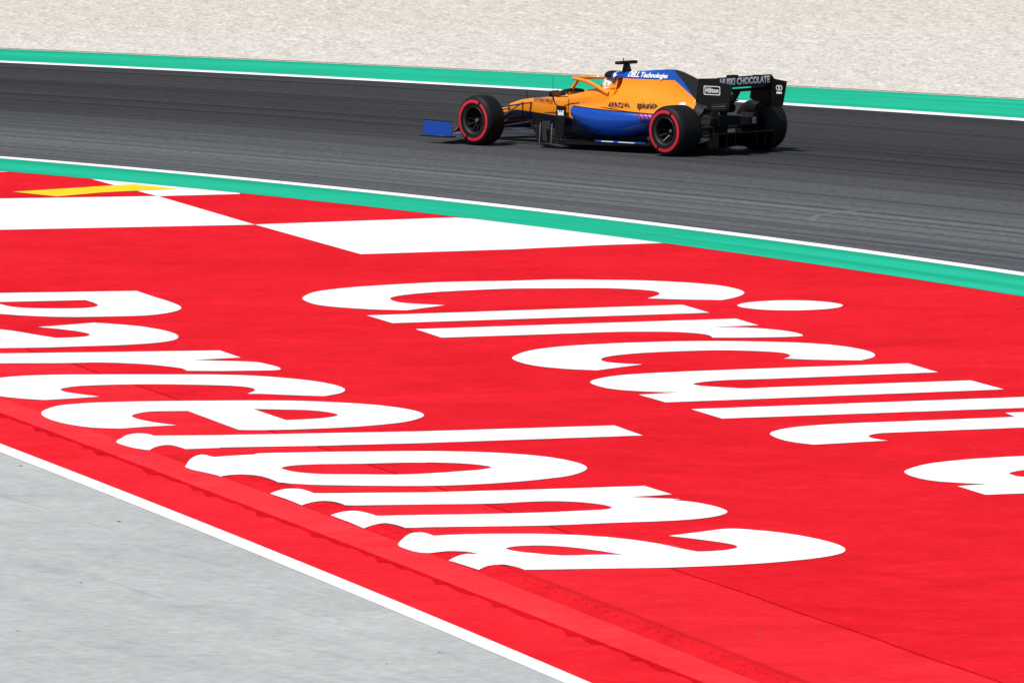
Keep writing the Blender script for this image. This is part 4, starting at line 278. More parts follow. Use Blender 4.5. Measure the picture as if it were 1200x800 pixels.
# ---- faint pale scrub mark looping over the asphalt
def ribbon(name, pts, wd, z, mat, parent=None):
    pts = [Vector((p[0], p[1], 0)) for p in pts]; v = []
    for i, p in enumerate(pts):
        t = (pts[min(i + 1, len(pts) - 1)] - pts[max(i - 1, 0)]).normalized(); nn = Vector((-t.y, t.x, 0)) * wd / 2
        v += [(p.x + nn.x, p.y + nn.y, z), (p.x - nn.x, p.y - nn.y, z)]
    f = [(2 * i, 2 * i + 1, 2 * i + 3, 2 * i + 2) for i in range(len(pts) - 1)]
    o = mesh(name, v, f, mat, parent); recalc(o)
    if o.data.polygons[0].normal.z < 0: o.data.flip_normals()
    return o
def scrub_mat():
    n = NB('pale_scrub'); f = n.noise(n.coord(), 3.0, 5, .7)
    m = n.done(n.mix(f, (.10, .102, .108), (.16, .162, .168)), 0.85, spec=.2); return m
def smooth_path(P, m=8):
    out = []; P = [Vector(p) for p in P]
    for i in range(len(P) - 1):
        a, b, c, d = P[max(i - 1, 0)], P[i], P[i + 1], P[min(i + 2, len(P) - 1)]
        for k in range(m):
            t = k / m; out.append(.5 * ((2 * b) + (c - a) * t + (2 * a - 5 * b + 4 * c - d) * t * t + (3 * b - a - 3 * c + d) * t ** 3))
    return out + [P[-1]]
structure(ribbon('scrub_mark', smooth_path(SCRUB), 0.10, 0.0015, scrub_mat()))

# ---- gravel trap beyond the far verge: a real relief of raked stones
def vnoise(x, y, seed):
    g = np.random.default_rng(seed).random((256, 256))
    xi = np.floor(x).astype(int); yi = np.floor(y).astype(int); fx = x - xi; fy = y - yi
    fx = fx * fx * (3 - 2 * fx); fy = fy * fy * (3 - 2 * fy)
    a = g[xi % 256, yi % 256]; b = g[(xi + 1) % 256, yi % 256]; c = g[xi % 256, (yi + 1) % 256]; d = g[(xi + 1) % 256, (yi + 1) % 256]
    return (a * (1 - fx) + b * fx) * (1 - fy) + (c * (1 - fx) + d * fx) * fy
def gravel():
    s0 = np.r_[0, np.cumsum(np.linalg.norm(np.diff(A_, axis=0), axis=1))]
    vis0, vis1 = s0[2], s0[-3]
    ss = np.r_[np.linspace(0, vis0, 40)[:-1], np.linspace(vis0, vis1, 420), np.linspace(vis1, s0[-1], 40)[1:]]
    X = np.interp(ss, s0, A_[:, 0]); Y = np.interp(ss, s0, A_[:, 1])
    dd = np.r_[np.linspace(0, 40, 560), np.linspace(40, 160, 60)[1:]]
    gx = X[:, None] + dd[None, :] * 0.35; gy = Y[:, None] + dd[None, :] * 0.94
    n1 = vnoise(gx / 0.10, gy / 0.14, 1); n2 = vnoise(gx / 0.24 + 9 + 0.3 * gy, gy / 0.40, 2); n3 = vnoise(gx / 1.1, gy / 1.3 + 5, 3); n4 = vnoise(gx / 4.0 + 2, gy / 4.0, 4)
    h = 0.026 * n1 ** 1.6 + 0.062 * n2 ** 1.3 + 0.02 * n3 + 0.04 * n4
    h = h * np.clip((dd - 0.1) / 0.8, 0.0, 1)[None, :] - 0.016 + rng.random(h.shape) * 0.005
    nU, nV = gx.shape
    co = np.empty((nU * nV, 3), np.float32); co[:, 0] = gx.ravel(); co[:, 1] = gy.ravel(); co[:, 2] = h.ravel()
    i = np.arange(nU - 1)[:, None] * nV + np.arange(nV - 1)[None, :]
    q = np.stack([i, i + nV, i + nV + 1, i + 1], -1).reshape(-1, 4).astype(np.int32)
    me = bpy.data.meshes.new('gravel_trap'); me.vertices.add(len(co)); me.vertices.foreach_set('co', co.ravel())
    me.loops.add(q.size); me.loops.foreach_set('vertex_index', q.ravel())
    me.polygons.add(len(q)); me.polygons.foreach_set('loop_start', np.arange(0, q.size, 4, dtype=np.int32))
    me.update(calc_edges=True); me.validate()
    o = bpy.data.objects.new('gravel_trap', me); COL.objects.link(o); me.materials.append(M_gravel)
    if me.polygons[0].normal.z < 0: me.flip_normals()
    o['kind'] = 'stuff'
    return o
gravel()

# ---- the painted run-off
def flat(name, pts, z, mat, parent=None):
    o = mesh(name, [(p[0], p[1], z) for p in pts], [tuple(range(len(pts)))], mat, parent)
    if o.data.polygons[0].normal.z < 0: o.data.flip_normals()
    return o
def kx(c, y): return float(np.polyval(KC[c], y))
YK = [92 + 0.25 * i for i in range(353)]                    # along the kerb
Y0, Y1 = YK[0], YK[-1]
dF = (F_ - E_); dF /= np.linalg.norm(dF, axis=1)[:, None]
Fu = F_ - dF * 0.25
run = [(kx('J', y), y) for y in YK[::8]] + [tuple(p) for p in Fu if p[1] < 400] + [(Fu[-1][0], Y0)]
structure(flat('red_runoff', run, 0.0, M_red))

HW, HH = 0.43, 0.042
def sst(a, b, x):
    t = min(1, max(0, (x - a) / (b - a))); return t * t * (3 - 2 * t)
def kerb_h(x, y):
    q = (x - kx('C', y)) / HW
    return HH * (1 - sst(135.6, 137.6, y)) * (0.5 - 0.5 * math.cos(2 * math.pi * q)) if 0 < q < 1 else 0.0
def rowgrid(name, rows, mat, parent=None, smooth=True):
    N = len(rows[0]); v = [p for r in rows for p in r]
    f = [(i * N + j, i * N + j + 1, (i + 1) * N + j + 1, (i + 1) * N + j) for i in range(len(rows) - 1) for j in range(N - 1)]
    o = mesh(name, v, f, mat, parent, smooth)
    if o.data.polygons[0].normal.z < 0: o.data.flip_normals()
    return o
ZB = -0.02
nz = vnoise(np.array(YK) * 1.3, np.zeros(len(YK)), 12)
# slab between the joint and the ridge
kerb = rowgrid('kerb', [[(kx('C', y) + HW + (kx('J', y) - kx('C', y) - HW) * k, y, 0.0) for k in (0, .33, .66, 1)] for y in YK], M_red_slab)
structure(kerb)
rowgrid('rumble_ridge', [[(kx('C', y) + HW * k / 26, y, kerb_h(kx('C', y) + HW * k / 26, y)) for k in range(27)] for y in YK if y < 137.6], M_red_ridge, kerb, False)
rowgrid('kerb_flat', [[(kx('C', y) + HW * k, y, 0.0) for k in (0, 1)] for y in YK if y >= 137.5], M_red_slab, kerb)
# outer strip: chamfered lip towards the verge
rowgrid('kerb_strip', [[(kx('S', y), y, -0.004)] + [(kx('S', y) + 0.02 + (kx('C', y) - kx('S', y) - 0.02) * k, y, 0.0) for k in (0, .5, 1)] for y in YK], M_red_strip, kerb)
YF = [92 + 0.11 * i for i in range(801)]
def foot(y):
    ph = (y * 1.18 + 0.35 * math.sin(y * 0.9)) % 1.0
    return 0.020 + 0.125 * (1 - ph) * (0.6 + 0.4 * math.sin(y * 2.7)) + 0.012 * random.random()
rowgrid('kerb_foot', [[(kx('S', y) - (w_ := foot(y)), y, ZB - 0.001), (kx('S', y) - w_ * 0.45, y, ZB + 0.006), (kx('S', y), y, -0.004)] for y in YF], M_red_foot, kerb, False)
def inside(p, loop):
    c = False; n = len(loop)
    for i in range(n):
        (x1, y1), (x2, y2) = loop[i], loop[i - 1]
        if (y1 > p[1]) != (y2 > p[1]) and p[0] < (x2 - x1) * (p[1] - y1) / (y2 - y1) + x1: c = not c
    return c
# bolts in two rows along the ridge
def bolts():
    v = []; f = []
    for r, off in enumerate((0.15, 0.30)):
        y = 94.0 + r * 0.17
        while y < 137:
            x = kx('C', y) + off + random.uniform(-.008, .008)
            if any(inside((x, y), l[0]) for _, _, l in LETTERS[-6:]): y += 0.36; continue
            z = kerb_h(x, y) + 0.001; b = len(v); rr = 0.013
            for k in range(6): v.append((x + rr * math.cos(k * 1.047), y + rr * 2.0 * math.sin(k * 1.047), z))
            for k in range(6): v.append((x + .7 * rr * math.cos(k * 1.047), y + 1.5 * rr * math.sin(k * 1.047), z + 0.004))
            f.append(tuple(range(b + 6, b + 12)))
            f += [(b + k, b + (k + 1) % 6, b + 6 + (k + 1) % 6, b + 6 + k) for k in range(6)]
            y += 0.36
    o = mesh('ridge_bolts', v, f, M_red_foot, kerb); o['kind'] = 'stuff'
bolts()
# joint between slab and run-off
ribbon('joint', [(kx('J', y) + 0.012 * math.sin(y * 1.7), y) for y in YK[::2]], 0.022, 0.003, M_joint, kerb)
# lower band, white line, grey apron
structure(rowgrid('red_verge', [[(kx('K', y) - 0.05, y, ZB + .0005), (kx('S', y) + 0.05, y, ZB)] for y in YK[::2]], M_red_band, None, False))
structure(rowgrid('apron_edge_line', [[(kx('L', y), y, ZB + 0.003), (kx('K', y), y, ZB + 0.003)] for y in YK[::2]], M_white, None, False))
structure(flat('apron', [(kx('L', y) + 0.05, y) for y in YK[::4]] + [(-70, Y1), (-70, Y0)], ZB - 0.001, M_pale))

# ---- checks and yellow mark beside the verge
for p in ('w0', 'w1', 'w2', 'w3'): structure(flat('white_check', MARKS[p], 0.002, M_white))
structure(flat('yellow_mark', MARKS['yellow'], 0.0055, M_yellow))

# ---- the two painted words (and the next one starting): every letter a sheet of paint draped over the ground
def paint_letter(ch, loops, parent, label):
    vs = []; es = []
    for lp in loops:
        b = len(vs); n = len(lp); vs += [Vector(p) for p in lp]; es += [(b + i, b + (i + 1) % n) for i in range(n)]
    if min(v[1] for lp in loops for v in lp) < 139:          # near the ridge: points in between so that the paint follows it
        ys = [v[1] for v in loops[0]]; y = min(ys) + 0.03
        while y < max(ys):
            for k in range(-1, 14):
                p = (kx('C', y) + HW * k / 12.0, y)
                if inside(p, loops[0]) and not any(inside(p, h) for h in loops[1:]): vs.append(Vector(p))
            y += 0.11
    V, Ed, Fc, *_ = delaunay_2d_cdt(vs, es, [], 1, 1e-5)
    keep = []
    for f in Fc:
        c = (sum(V[i][0] for i in f) / len(f), sum(V[i][1] for i in f) / len(f))
        outer = inside(c, loops[0]); hole = False
        for h in loops[1:]:
            if inside(c, h):
                if inside(h[0], loops[0]): hole = True
                else: outer = True
        if outer and not hole: keep.append(tuple(f))
    def hz(x, y):
        h = kerb_h(x, y); return h + (0.005 if h <= 0 else 0.007)
    o = mesh('letter', [(p[0] - parent.location.x, p[1] - parent.location.y, hz(p[0], p[1])) for p in V], keep, M_white, parent, True, 60)
    if sum(p.normal.z for p in o.data.polygons) < 0: o.data.flip_normals()
    o['label'] = label
    return o
WORDS = {'Circuit': 'long white word Circuit painted across the red run-off, the upper right one',
         'Barcelona': 'long white word Barcelona painted on the red run-off, its last letters climbing the kerb ridge',
         'de': 'start of a white painted word cut off by the right edge of the picture'}
for wd, lab in WORDS.items():
    ls = [(c, l) for (ww, c, l) in LETTERS if ww == wd]
    cx = sum(p[0] for _, l in ls for p in l[0]) / sum(len(l[0]) for _, l in ls); cy = sum(p[1] for _, l in ls for p in l[0]) / sum(len(l[0]) for _, l in ls)
    root = thing(empty('painted_word', (round(cx, 2), round(cy, 2), 0)), lab, 'painted lettering')
    for c, l in ls: paint_letter(c, l, root, 'white painted letter ' + c)

# ------------------------------------------------------------------ materials of the car
def paint(name, col, rough=0.28, coat=0.8, **kw): return simple(name, col, rough, 0.04, 5.0, coat=coat, coat_rough=0.06, **kw)
ORANGE = (0.90, 0.265, 0.006); BLUE = (0.0015, 0.062, 0.40); NAVY = (0.008, 0.010, 0.028)
M_orange = paint('orange_paint', ORANGE, 0.34, 0.35); M_blue = paint('blue_paint', BLUE, 0.3, 0.4)
M_carbon = simple('carbon_fibre', (.0045, .0045, .005), 0.42, 0.3, 40, spec=.3)
M_gloss = simple('glossy_carbon', (.02, .02, .022), 0.22, 0.3, 30, coat=1.0)
M_matt = simple('matt_black', (.0045, .0045, .005), 0.65, 0.3, 20, spec=.2)
M_metal = simple('bare_metal', (.55, .55, .56), 0.32, 0.1, 20, metal=1.0)
M_grey = simple('grey_alloy', (.11, .11, .115), 0.38, 0.1, 20, metal=0.8)
M_wtext = simple('white_print', (.86, .86, .86), 0.5, 0.02)
M_btext = simple('black_print', (.012, .012, .014), 0.5, 0.02)
M_pink = simple('pink_print', (.62, .06, .42), 0.5, 0.02)
M_redprint = simple('red_tyre_band', (.62, .012, .030), 0.55, 0.06, 14)
M_glass = simple('dark_visor', (.01, .012, .02), 0.08, 0.05, coat=1.0)
M_rain = simple('rain_light_lens', (.30, .29, .29), 0.25, 0.1)
def tyre_mat():
    n = NB('tyre_rubber'); v = n.coord()
    c = n.mix(n.ramp(n.noise(n.mapped(v, (2, 26, 2)), 2.5, 5, .7), [(.35, 0.0), (.7, 1.0)]), (.004, .004, .0045), (.012, .0118, .0118))
    n.bump(n.noise(v, 70, 3), .3, .003)
    return n.done(c, 0.6, spec=0.2)
M_tyre = tyre_mat()
def livery_cover():
    """printed colours of the engine cover: orange flanks, blue spine, bare carbon fin at the back"""
    n = NB('engine_cover_livery'); x, y, z = n.sep(n.coord())
    zb = n.math('SUBTRACT', 0.925, n.math('MULTIPLY', n.math('MAXIMUM', n.math('SUBTRACT', 0.78, x), 0.0), 0.56))
    zb = n.math('SUBTRACT', zb, n.math('MULTIPLY', n.math('MAXIMUM', n.math('SUBTRACT', x, 1.72), 0.0), 0.12))
    fb = n.math('GREATER_THAN', z, zb)
    xb = n.math('SUBTRACT', 0.80, n.math('MULTIPLY', n.math('SUBTRACT', 1.06, z), 1.15))
    fk = n.math('MULTIPLY', n.math('LESS_THAN', x, xb), fb)
    c = n.mix(fb, ORANGE, (.006, .080, .44)); c = n.mix(fk, c, (.012, .012, .013)); c = n.mix(n.math('LESS_THAN', x, .335), c, (.006, .006, .0065))
    return n.done(c, 0.32, coat=0.3, coat_rough=.08, spec=.35)
def livery_pod():
    n = NB('sidepod_livery'); x, y, z = n.sep(n.coord())
    # thin dark line under the orange, then blue turning to violet with pink bars at the rear
    zt = n.math('MULTIPLY_ADD', x, 0.052, 0.468)
    fo = n.math('GREATER_THAN', z, zt)
    d = n.math('SUBTRACT', n.math('MULTIPLY_ADD', z, 0.68, 0.60), x)
    k = n.math('GREATER_THAN', d, 0.0)
    blue = n.mix(k, BLUE, (.012, .012, .13))
    bar = n.math('GREATER_THAN', n.math('SINE', n.math('MULTIPLY', n.math('MULTIPLY_ADD', z, -0.9, x), 120.0)), 0.2)
    near = n.math('MULTIPLY', n.math('LESS_THAN', n.math('ABSOLUTE', n.math('SUBTRACT', d, 0.10)), 0.085), n.math('GREATER_THAN', z, 0.445))
    c = n.mix(n.math('MULTIPLY', n.math('MULTIPLY', bar, near), k), blue, (.55, .05, .40))
    c = n.mix(fo, c, ORANGE); c = n.mix(n.math('LESS_THAN', x, .335), c, (.006, .006, .0065))
    edge = n.math('LESS_THAN', n.math('ABSOLUTE', n.math('SUBTRACT', z, zt)), 0.007)
    c = n.mix(edge, c, (.006, .008, .02))
    return n.done(c, 0.24, coat=0.6, coat_rough=.10, spec=.4)
def livery_nose():
    n = NB('nose_livery'); x, y, z = n.sep(n.coord())
    lim = n.math('MULTIPLY_ADD', n.math('SUBTRACT', x, 2.8), 0.05, 0.395)
    lim = n.math('SUBTRACT', lim, n.math('MULTIPLY', n.math('MAXIMUM', n.math('SUBTRACT', x, 3.65), 0.0), 0.25))
    c = n.mix(n.math('GREATER_THAN', z, lim), NAVY, ORANGE)
    return n.done(c, 0.32, coat=0.3, coat_rough=.08, spec=.35)
M_cover = livery_cover(); M_pod = livery_pod(); M_nose = livery_nose()

# ------------------------------------------------------------------ shape helpers for the car (its own axes: x forward, y left, z up, rear axle at x = 0)
def loft(name, rings, mat, parent=None, caps=(True, True), closed=True, smooth=True, sharp=40):
    n = len(rings[0]); v = [p for r in rings for p in r]; f = []
    m = n if closed else n - 1
    for i in range(len(rings) - 1):
        for j in range(m):
            a, b = i * n + j, i * n + (j + 1) % n
            f.append((a, b, b + n, a + n))
    if caps[0]: f.append(tuple(range(n)))
    if caps[1]: f.append(tuple(range((len(rings) - 1) * n, len(rings) * n)))
    return recalc(mesh(name, v, f, mat, parent, smooth, sharp))
def cr(keys, n):
    """smooth values through key stations [(t, (values...)), ...]"""
    ts = [k[0] for k in keys]; vs = [np.array(k[1], float) for k in keys]; out = []
    for q in range(n):
        t = ts[0] + (ts[-1] - ts[0]) * q / (n - 1)
        i = 0
        while i < len(ts) - 2 and (t - ts[i + 1]) * (ts[-1] - ts[0]) > 0: i += 1
        k = (t - ts[i]) / (ts[i + 1] - ts[i])
        def tan(j):
            if j == 0: return (vs[1] - vs[0]) / (ts[1] - ts[0])
            if j == len(ts) - 1: return (vs[-1] - vs[-2]) / (ts[-1] - ts[-2])
            return (vs[j + 1] - vs[j - 1]) / (ts[j + 1] - ts[j - 1])
        h = ts[i + 1] - ts[i]; m0, m1 = tan(i) * h, tan(i + 1) * h
        k2, k3 = k * k, k ** 3
        out.append((t, (2 * k3 - 3 * k2 + 1) * vs[i] + (k3 - 2 * k2 + k) * m0 + (-2 * k3 + 3 * k2) * vs[i + 1] + (k3 - k2) * m1))
    return out
def tube(name, pts, r, mat, parent=None, n=8, flat_k=1.0, smooth=True):
    """round (or flattened: flat_k < 1 squashes it vertically) bar along points; r a number or one per point"""
    pts = [Vector(p) for p in pts]; rings = []
    for i, p in enumerate(pts):
        t = (pts[min(i + 1, len(pts) - 1)] - pts[max(i - 1, 0)]).normalized()
        a = t.cross(Vector((0, 0, 1)))
        if a.length < 1e-3: a = Vector((0, 1, 0))
        a.normalize(); b = a.cross(t).normalized(); rr = r[i] if isinstance(r, (list, tuple)) else r
        rings.append([p + a * math.cos(k * 2 * math.pi / n) * rr + b * math.sin(k * 2 * math.pi / n) * rr * flat_k for k in range(n)])
    return loft(name, rings, mat, parent, smooth=smooth)
def box(name, c, s, mat, parent=None, bev=0.006, rot=None):
    bm = bmesh.new(); bmesh.ops.create_cube(bm, size=1.0); bmesh.ops.scale(bm, vec=s, verts=bm.verts)
    if bev: bmesh.ops.bevel(bm, geom=bm.edges[:], offset=min(bev, min(s) * 0.4), segments=1, affect='EDGES', profile=0.5)
    if rot: bmesh.ops.rotate(bm, cent=(0, 0, 0), matrix=rot, verts=bm.verts)
    bmesh.ops.translate(bm, vec=c, verts=bm.verts)
    me = bpy.data.meshes.new(name); bm.to_mesh(me); bm.free(); me.materials.append(mat)
    o = bpy.data.objects.new(name, me); COL.objects.link(o)
    if parent: o.parent = parent
    return o
def plate(name, pts, y, th, mat, parent=None, axis='y', bow=0.0):
    """flat panel of real thickness; pts in (x, z) for axis y, (x, y) for axis z"""
    v = []
    for s in (-0.5, 0.5):
        for a, b in pts:
            v.append((a, y + s * th, b) if axis == 'y' else (a, b, y + s * th))
    n = len(pts); f = [tuple(range(n)), tuple(range(n, 2 * n))] + [(i, (i + 1) % n, n + (i + 1) % n, n + i) for i in range(n)]
    return recalc(mesh(name, v, f, mat, parent))
def revolve(name, prof, cx, cy, cz, mat, parent=None, n=48, arcs=None, closed=False):
    """profile [(radius, y)] turned about an axis along y"""
    arcs = arcs or [(0, 2 * math.pi)]; v = []; f = []
    for a0, a1 in arcs:
        full = abs(a1 - a0 - 2 * math.pi) < 1e-6; m = max(4, int(n * (a1 - a0) / (2 * math.pi))); b = len(v); P = len(prof)
        cnt = m if full else m + 1
        for i in range(cnt):
            a = a0 + (a1 - a0) * i / m
            v += [(cx + r * math.cos(a), cy + y, cz + r * math.sin(a)) for r, y in prof]
        for i in range(m):
            i2 = (i + 1) % cnt
            for j in range(P if closed else P - 1):
                j2 = (j + 1) % P
                f.append((b + i * P + j, b + i * P + j2, b + i2 * P + j2, b + i2 * P + j))
    o = recalc(mesh(name, v, f, mat, parent, True, 40)); return o
def mirror_ring(half): return [Vector(p) for p in half] + [Vector((p[0], -p[1], p[2])) for p in reversed(half)]

# ------------------------------------------------------------------ race car
CARX, CARY = CAR
car = thing(empty('race_car', (CARX, CARY, 0), R(134.2)), 'orange and blue open-wheel race car with red-banded tyres driving on the dark asphalt', 'race car')

# ---- nose and front of the tub
def rr_half(hw_t, hw_b, zt, zb, rad):
    """half outline of a rounded box, top centre round to bottom centre"""
    p = [(0, zt + 0.006)]
    for k in range(4): a = math.pi / 2 * (1 - k / 3); p.append((hw_t - rad + rad * math.cos(a), zt - rad + rad * math.sin(a)))
    zm = (zt + zb) / 2; p.append(((hw_t + hw_b) / 2 + 0.008, zm))
    rb = min(rad, (zt - zb) * .3)
    for k in range(3): a = -math.pi / 2 * k / 2; p.append((hw_b - rb + rb * math.cos(a), zb + rb + rb * math.sin(a)))
    p.append((0, zb)); return p
keys = [(4.70, (.045, .04, .262, .215, .02)), (4.55, (.085, .08, .315, .20, .035)), (4.30, (.105, .10, .375, .235, .045)), (4.0, (.125, .12, .455, .275, .05)), (3.6, (.165, .15, .565, .30, .05)), (3.3, (.19, .17, .60, .27, .055)), (3.0, (.225, .20, .622, .20, .06)), (2.70, (.275, .235, .652, .12, .06))]
rings = [mirror_ring([(x, y, z) for y, z in rr_half(*v)]) for x, v in cr(keys, 26)]
nose = loft('nose', rings, M_nose, car)
# ---- cockpit surround: walls round an open well
def tub(x, hw, rim, op, well):
    h = [(x, 0, .10), (x, hw - .06, .10), (x, hw - .01, .17), (x, hw + .012, .42), (x, hw, rim - .09), (x, hw - .012, rim - .03), (x, hw - .045, rim), (x, op + .012, rim + .004), (x, op, rim - .02), (x, op - .02, well + .04), (x, op - .05, well), (x, 0, well)]
    return mirror_ring(h)
keys = [(2.71, (.275, .654, .215, .62)), (2.66, (.28, .660, .215, .40)), (2.5, (.300, .682, .235, .22)), (2.25, (.330, .725, .26, .2)), (2.0, (.355, .765, .265, .2)), (1.86, (.36, .775, .255, .2)), (1.72, (.355, .775, .20, .50)), (1.62, (.34, .77, .16, .70))]
rings = [tub(x, *v) for x, v in cr(keys, 22)]
tubo = loft('cockpit_surround', rings, M_nose, car)
# padded head rest round the back of the opening
tube('headrest', [(2.22, .262, .735), (2.02, .258, .755), (1.84, .20, .775), (1.79, 0, .79), (1.84, -.20, .775), (2.02, -.258, .755), (2.22, -.262, .735)], [.020, .032, .05, .055, .05, .032, .020], M_orange, car, 10)
tube('windscreen', [(2.60, .20, .675), (2.70, .14, .715), (2.74, 0, .73), (2.70, -.14, .715), (2.60, -.20, .675)], [.006, .022, .026, .022, .006], M_carbon, car, 8)
sw = box('steering_wheel', (2.52, 0, .60), (.035, .25, .12), M_carbon, car, .01)
for s in (1, -1): tube('grip', [(2.52, .115 * s, .655), (2.51, .135 * s, .60), (2.52, .115 * s, .545)], .018, M_matt, sw, 8)

# ---- engine cover
EK = [(1.65, [(0, 1.010), (.06, 1.006), (.105, .975), (.125, .92), (.14, .865), (.18, .81), (.25, .765), (.31, .725), (.36, .685), (.43, .645), (.54, .612), (.66, .580)]),
      (1.38, [(0, 1.030), (.045, 1.022), (.085, .98), (.108, .92), (.125, .86), (.16, .80), (.225, .745), (.30, .70), (.37, .665), (.455, .63), (.56, .602), (.665, .572)]),
      (1.1, [(0, 1.052), (.016, 1.046), (.030, 1.0), (.055, .92), (.085, .84), (.125, .77), (.185, .70), (.26, .65), (.34, .615), (.43, .585), (.52, .562), (.61, .538)]),
      (.75, [(0, 1.062), (.010, 1.056), (.013, 1.0), (.025, .90), (.055, .80), (.095, .72), (.145, .655), (.205, .61), (.275, .575), (.35, .548), (.42, .53), (.49, .512)]),
      (.45, [(0, .985), (.009, .98), (.011, .93), (.017, .85), (.038, .76), (.072, .68), (.11, .625), (.155, .58), (.205, .548), (.255, .522), (.30, .505), (.345, .49)]),
      (.18, [(0, .885), (.008, .88), (.009, .84), (.013, .76), (.026, .69), (.048, .63), (.075, .58), (.105, .54), (.135, .51), (.165, .488), (.195, .47), (.22, .452)])]
keys = [(x, [c for p in pr for c in p]) for x, pr in EK]
rings = []
for x, v in cr(keys, 34):
    # the fin keeps a straight level top until its trailing edge
    h = [(x, float(v[2 * i]), float(v[2 * i + 1])) for i in range(12)]
    rings.append(mirror_ring(h))
cover = loft('engine_cover', rings, M_cover, car, sharp=50)
# air intake above the driver: blue cowl, then a deep black-lipped mouth overhanging the helmet
arc = lambda x, k, dz=0: [Vector((x, .125 * k * math.cos(a), .945 + dz + (.064 if math.sin(a) > 0 else .05) * k * math.sin(a))) for a in [i * 2 * math.pi / 20 for i in range(20)]]
COWL = loft('intake_cowl', [arc(1.58, .85, .008), arc(1.68, .97, .004), arc(1.80, 1.0, 0), arc(1.885, 1.0, 0)], M_blue, car, caps=(True, False))
loft('air_intake', [arc(1.87, 1.02, .002), arc(1.99, 1.0, .004), arc(2.01, .92, .004), arc(1.99, .84, .004), arc(1.93, .78, .004)], M_carbon, car, caps=(False, True))
# roll hoop legs behind the head
loft('roll_hoop', [[Vector((x, y, z)) for x, y in ((1.76, .10 * k), (1.85, .06 * k), (1.85, -.06 * k), (1.76, -.10 * k))] for z, k in ((.70, 1.7), (.92, 1.0))], M_orange, car)
# camera on top
cm = box('roof_camera', (1.71, 0, 1.128), (.10, .36, .042), M_carbon, car, .016)
loft('camera_mast', [[Vector((1.71 + dx * a, dy * b, z)) for dx, dy in ((.075, 0), (.03, .03), (-.06, .025), (-.08, 0), (-.06, -.025), (.03, -.03))] for z, a, b in ((1.0, 1.15, 1.6), (1.06, .9, 1.2), (1.115, .7, 1.0))], M_carbon, cm)
tube('aerial', [(1.76, 0, 1.14), (1.76, 0, 1.185)], .007, M_matt, cm, 6)

# ---- sidepods
for s in (1, -1):
    PK = [(2.03, [(.25, .590), (.45, .597), (.66, .582), (.715, .555), (.732, .51), (.722, .46), (.68, .41), (.52, .385), (.25, .38)]),
          (1.86, [(.20, .60), (.42, .61), (.665, .588), (.735, .545), (.756, .47), (.742, .385), (.685, .295), (.50, .25), (.20, .24)]),
          (1.55, [(.15, .60), (.40, .61), (.66, .574), (.730, .53), (.750, .43), (.735, .31), (.665, .21), (.48, .18), (.15, .18)]),
          (1.15, [(.12, .58), (.34, .585), (.61, .542), (.665, .50), (.680, .41), (.650, .29), (.565, .21), (.40, .185), (.12, .185)]),
          (.80, [(.10, .55), (.26, .55), (.49, .518), (.54, .475), (.548, .42), (.515, .345), (.44, .295), (.30, .27), (.10, .26)]),
          (.45, [(.06, .51), (.18, .512), (.34, .492), (.375, .458), (.375, .415), (.34, .365), (.28, .325), (.20, .31), (.06, .30)]),
          (.18, [(.03, .47), (.10, .47), (.215, .452), (.235, .425), (.235, .38), (.21, .33), (.17, .29), (.12, .28), (.03, .28)])]
    keys = [(x, [c for p in pr for c in p]) for x, pr in PK]
    rings = [[Vector((x, s * float(v[2 * i]), float(v[2 * i + 1]))) for i in range(9)] for x, v in cr(keys, 30)]
    pod = loft('sidepod', rings, M_pod, car, caps=(False, True), sharp=60)
    # intake: dark throat inside the front edge
    f0 = rings[0]; c0 = sum(f0, Vector()) / 9
    loft('intake', [f0, [c0 + (p - c0) * .86 + Vector((-.03, 0, 0)) for p in f0], [c0 + (p - c0) * .6 + Vector((-.28, 0, 0)) for p in f0]], M_matt, pod, caps=(False, True))
    if s == 1: POD = pod
    # mirror on its stalk
    mi = box('mirror', (2.47, .59 * s, .715), (.065, .185, .085), M_carbon, car, .02)
    box('mirror_glass', (2.433, .59 * s, .715), (.008, .155, .06), M_glass, mi, .003)
    tube('mirror_stalk', [(2.50, .31 * s, .66), (2.50, .50 * s, .665), (2.48, .58 * s, .69)], .012, M_carbon, mi, 6, .5)
    tube('mirror_stalk', [(2.46, .63 * s, .68), (2.40, .66 * s, .60), (2.34, .67 * s, .56)], .011, M_carbon, mi, 6, .6)

# ---- halo
hl = [(1.70, .345, .735), (1.80, .35, .775), (2.0, .335, .845), (2.2, .31, .885), (2.4, .25, .895), (2.54, .15, .893), (2.60, 0, .890)]
hl = hl + [(x, -y, z) for x, y, z in reversed(hl[:-1])]
halo = tube('halo', [tuple(v) for _, v in cr([(i, p) for i, p in enumerate(hl)], 49)], .031, M_orange, car, 12, .8)
tube('halo_pillar', [(2.60, 0, .885), (2.66, 0, .82), (2.74, 0, .73), (2.82, 0, .635)], [.028, .024, .026, .04], M_orange, halo, 10)

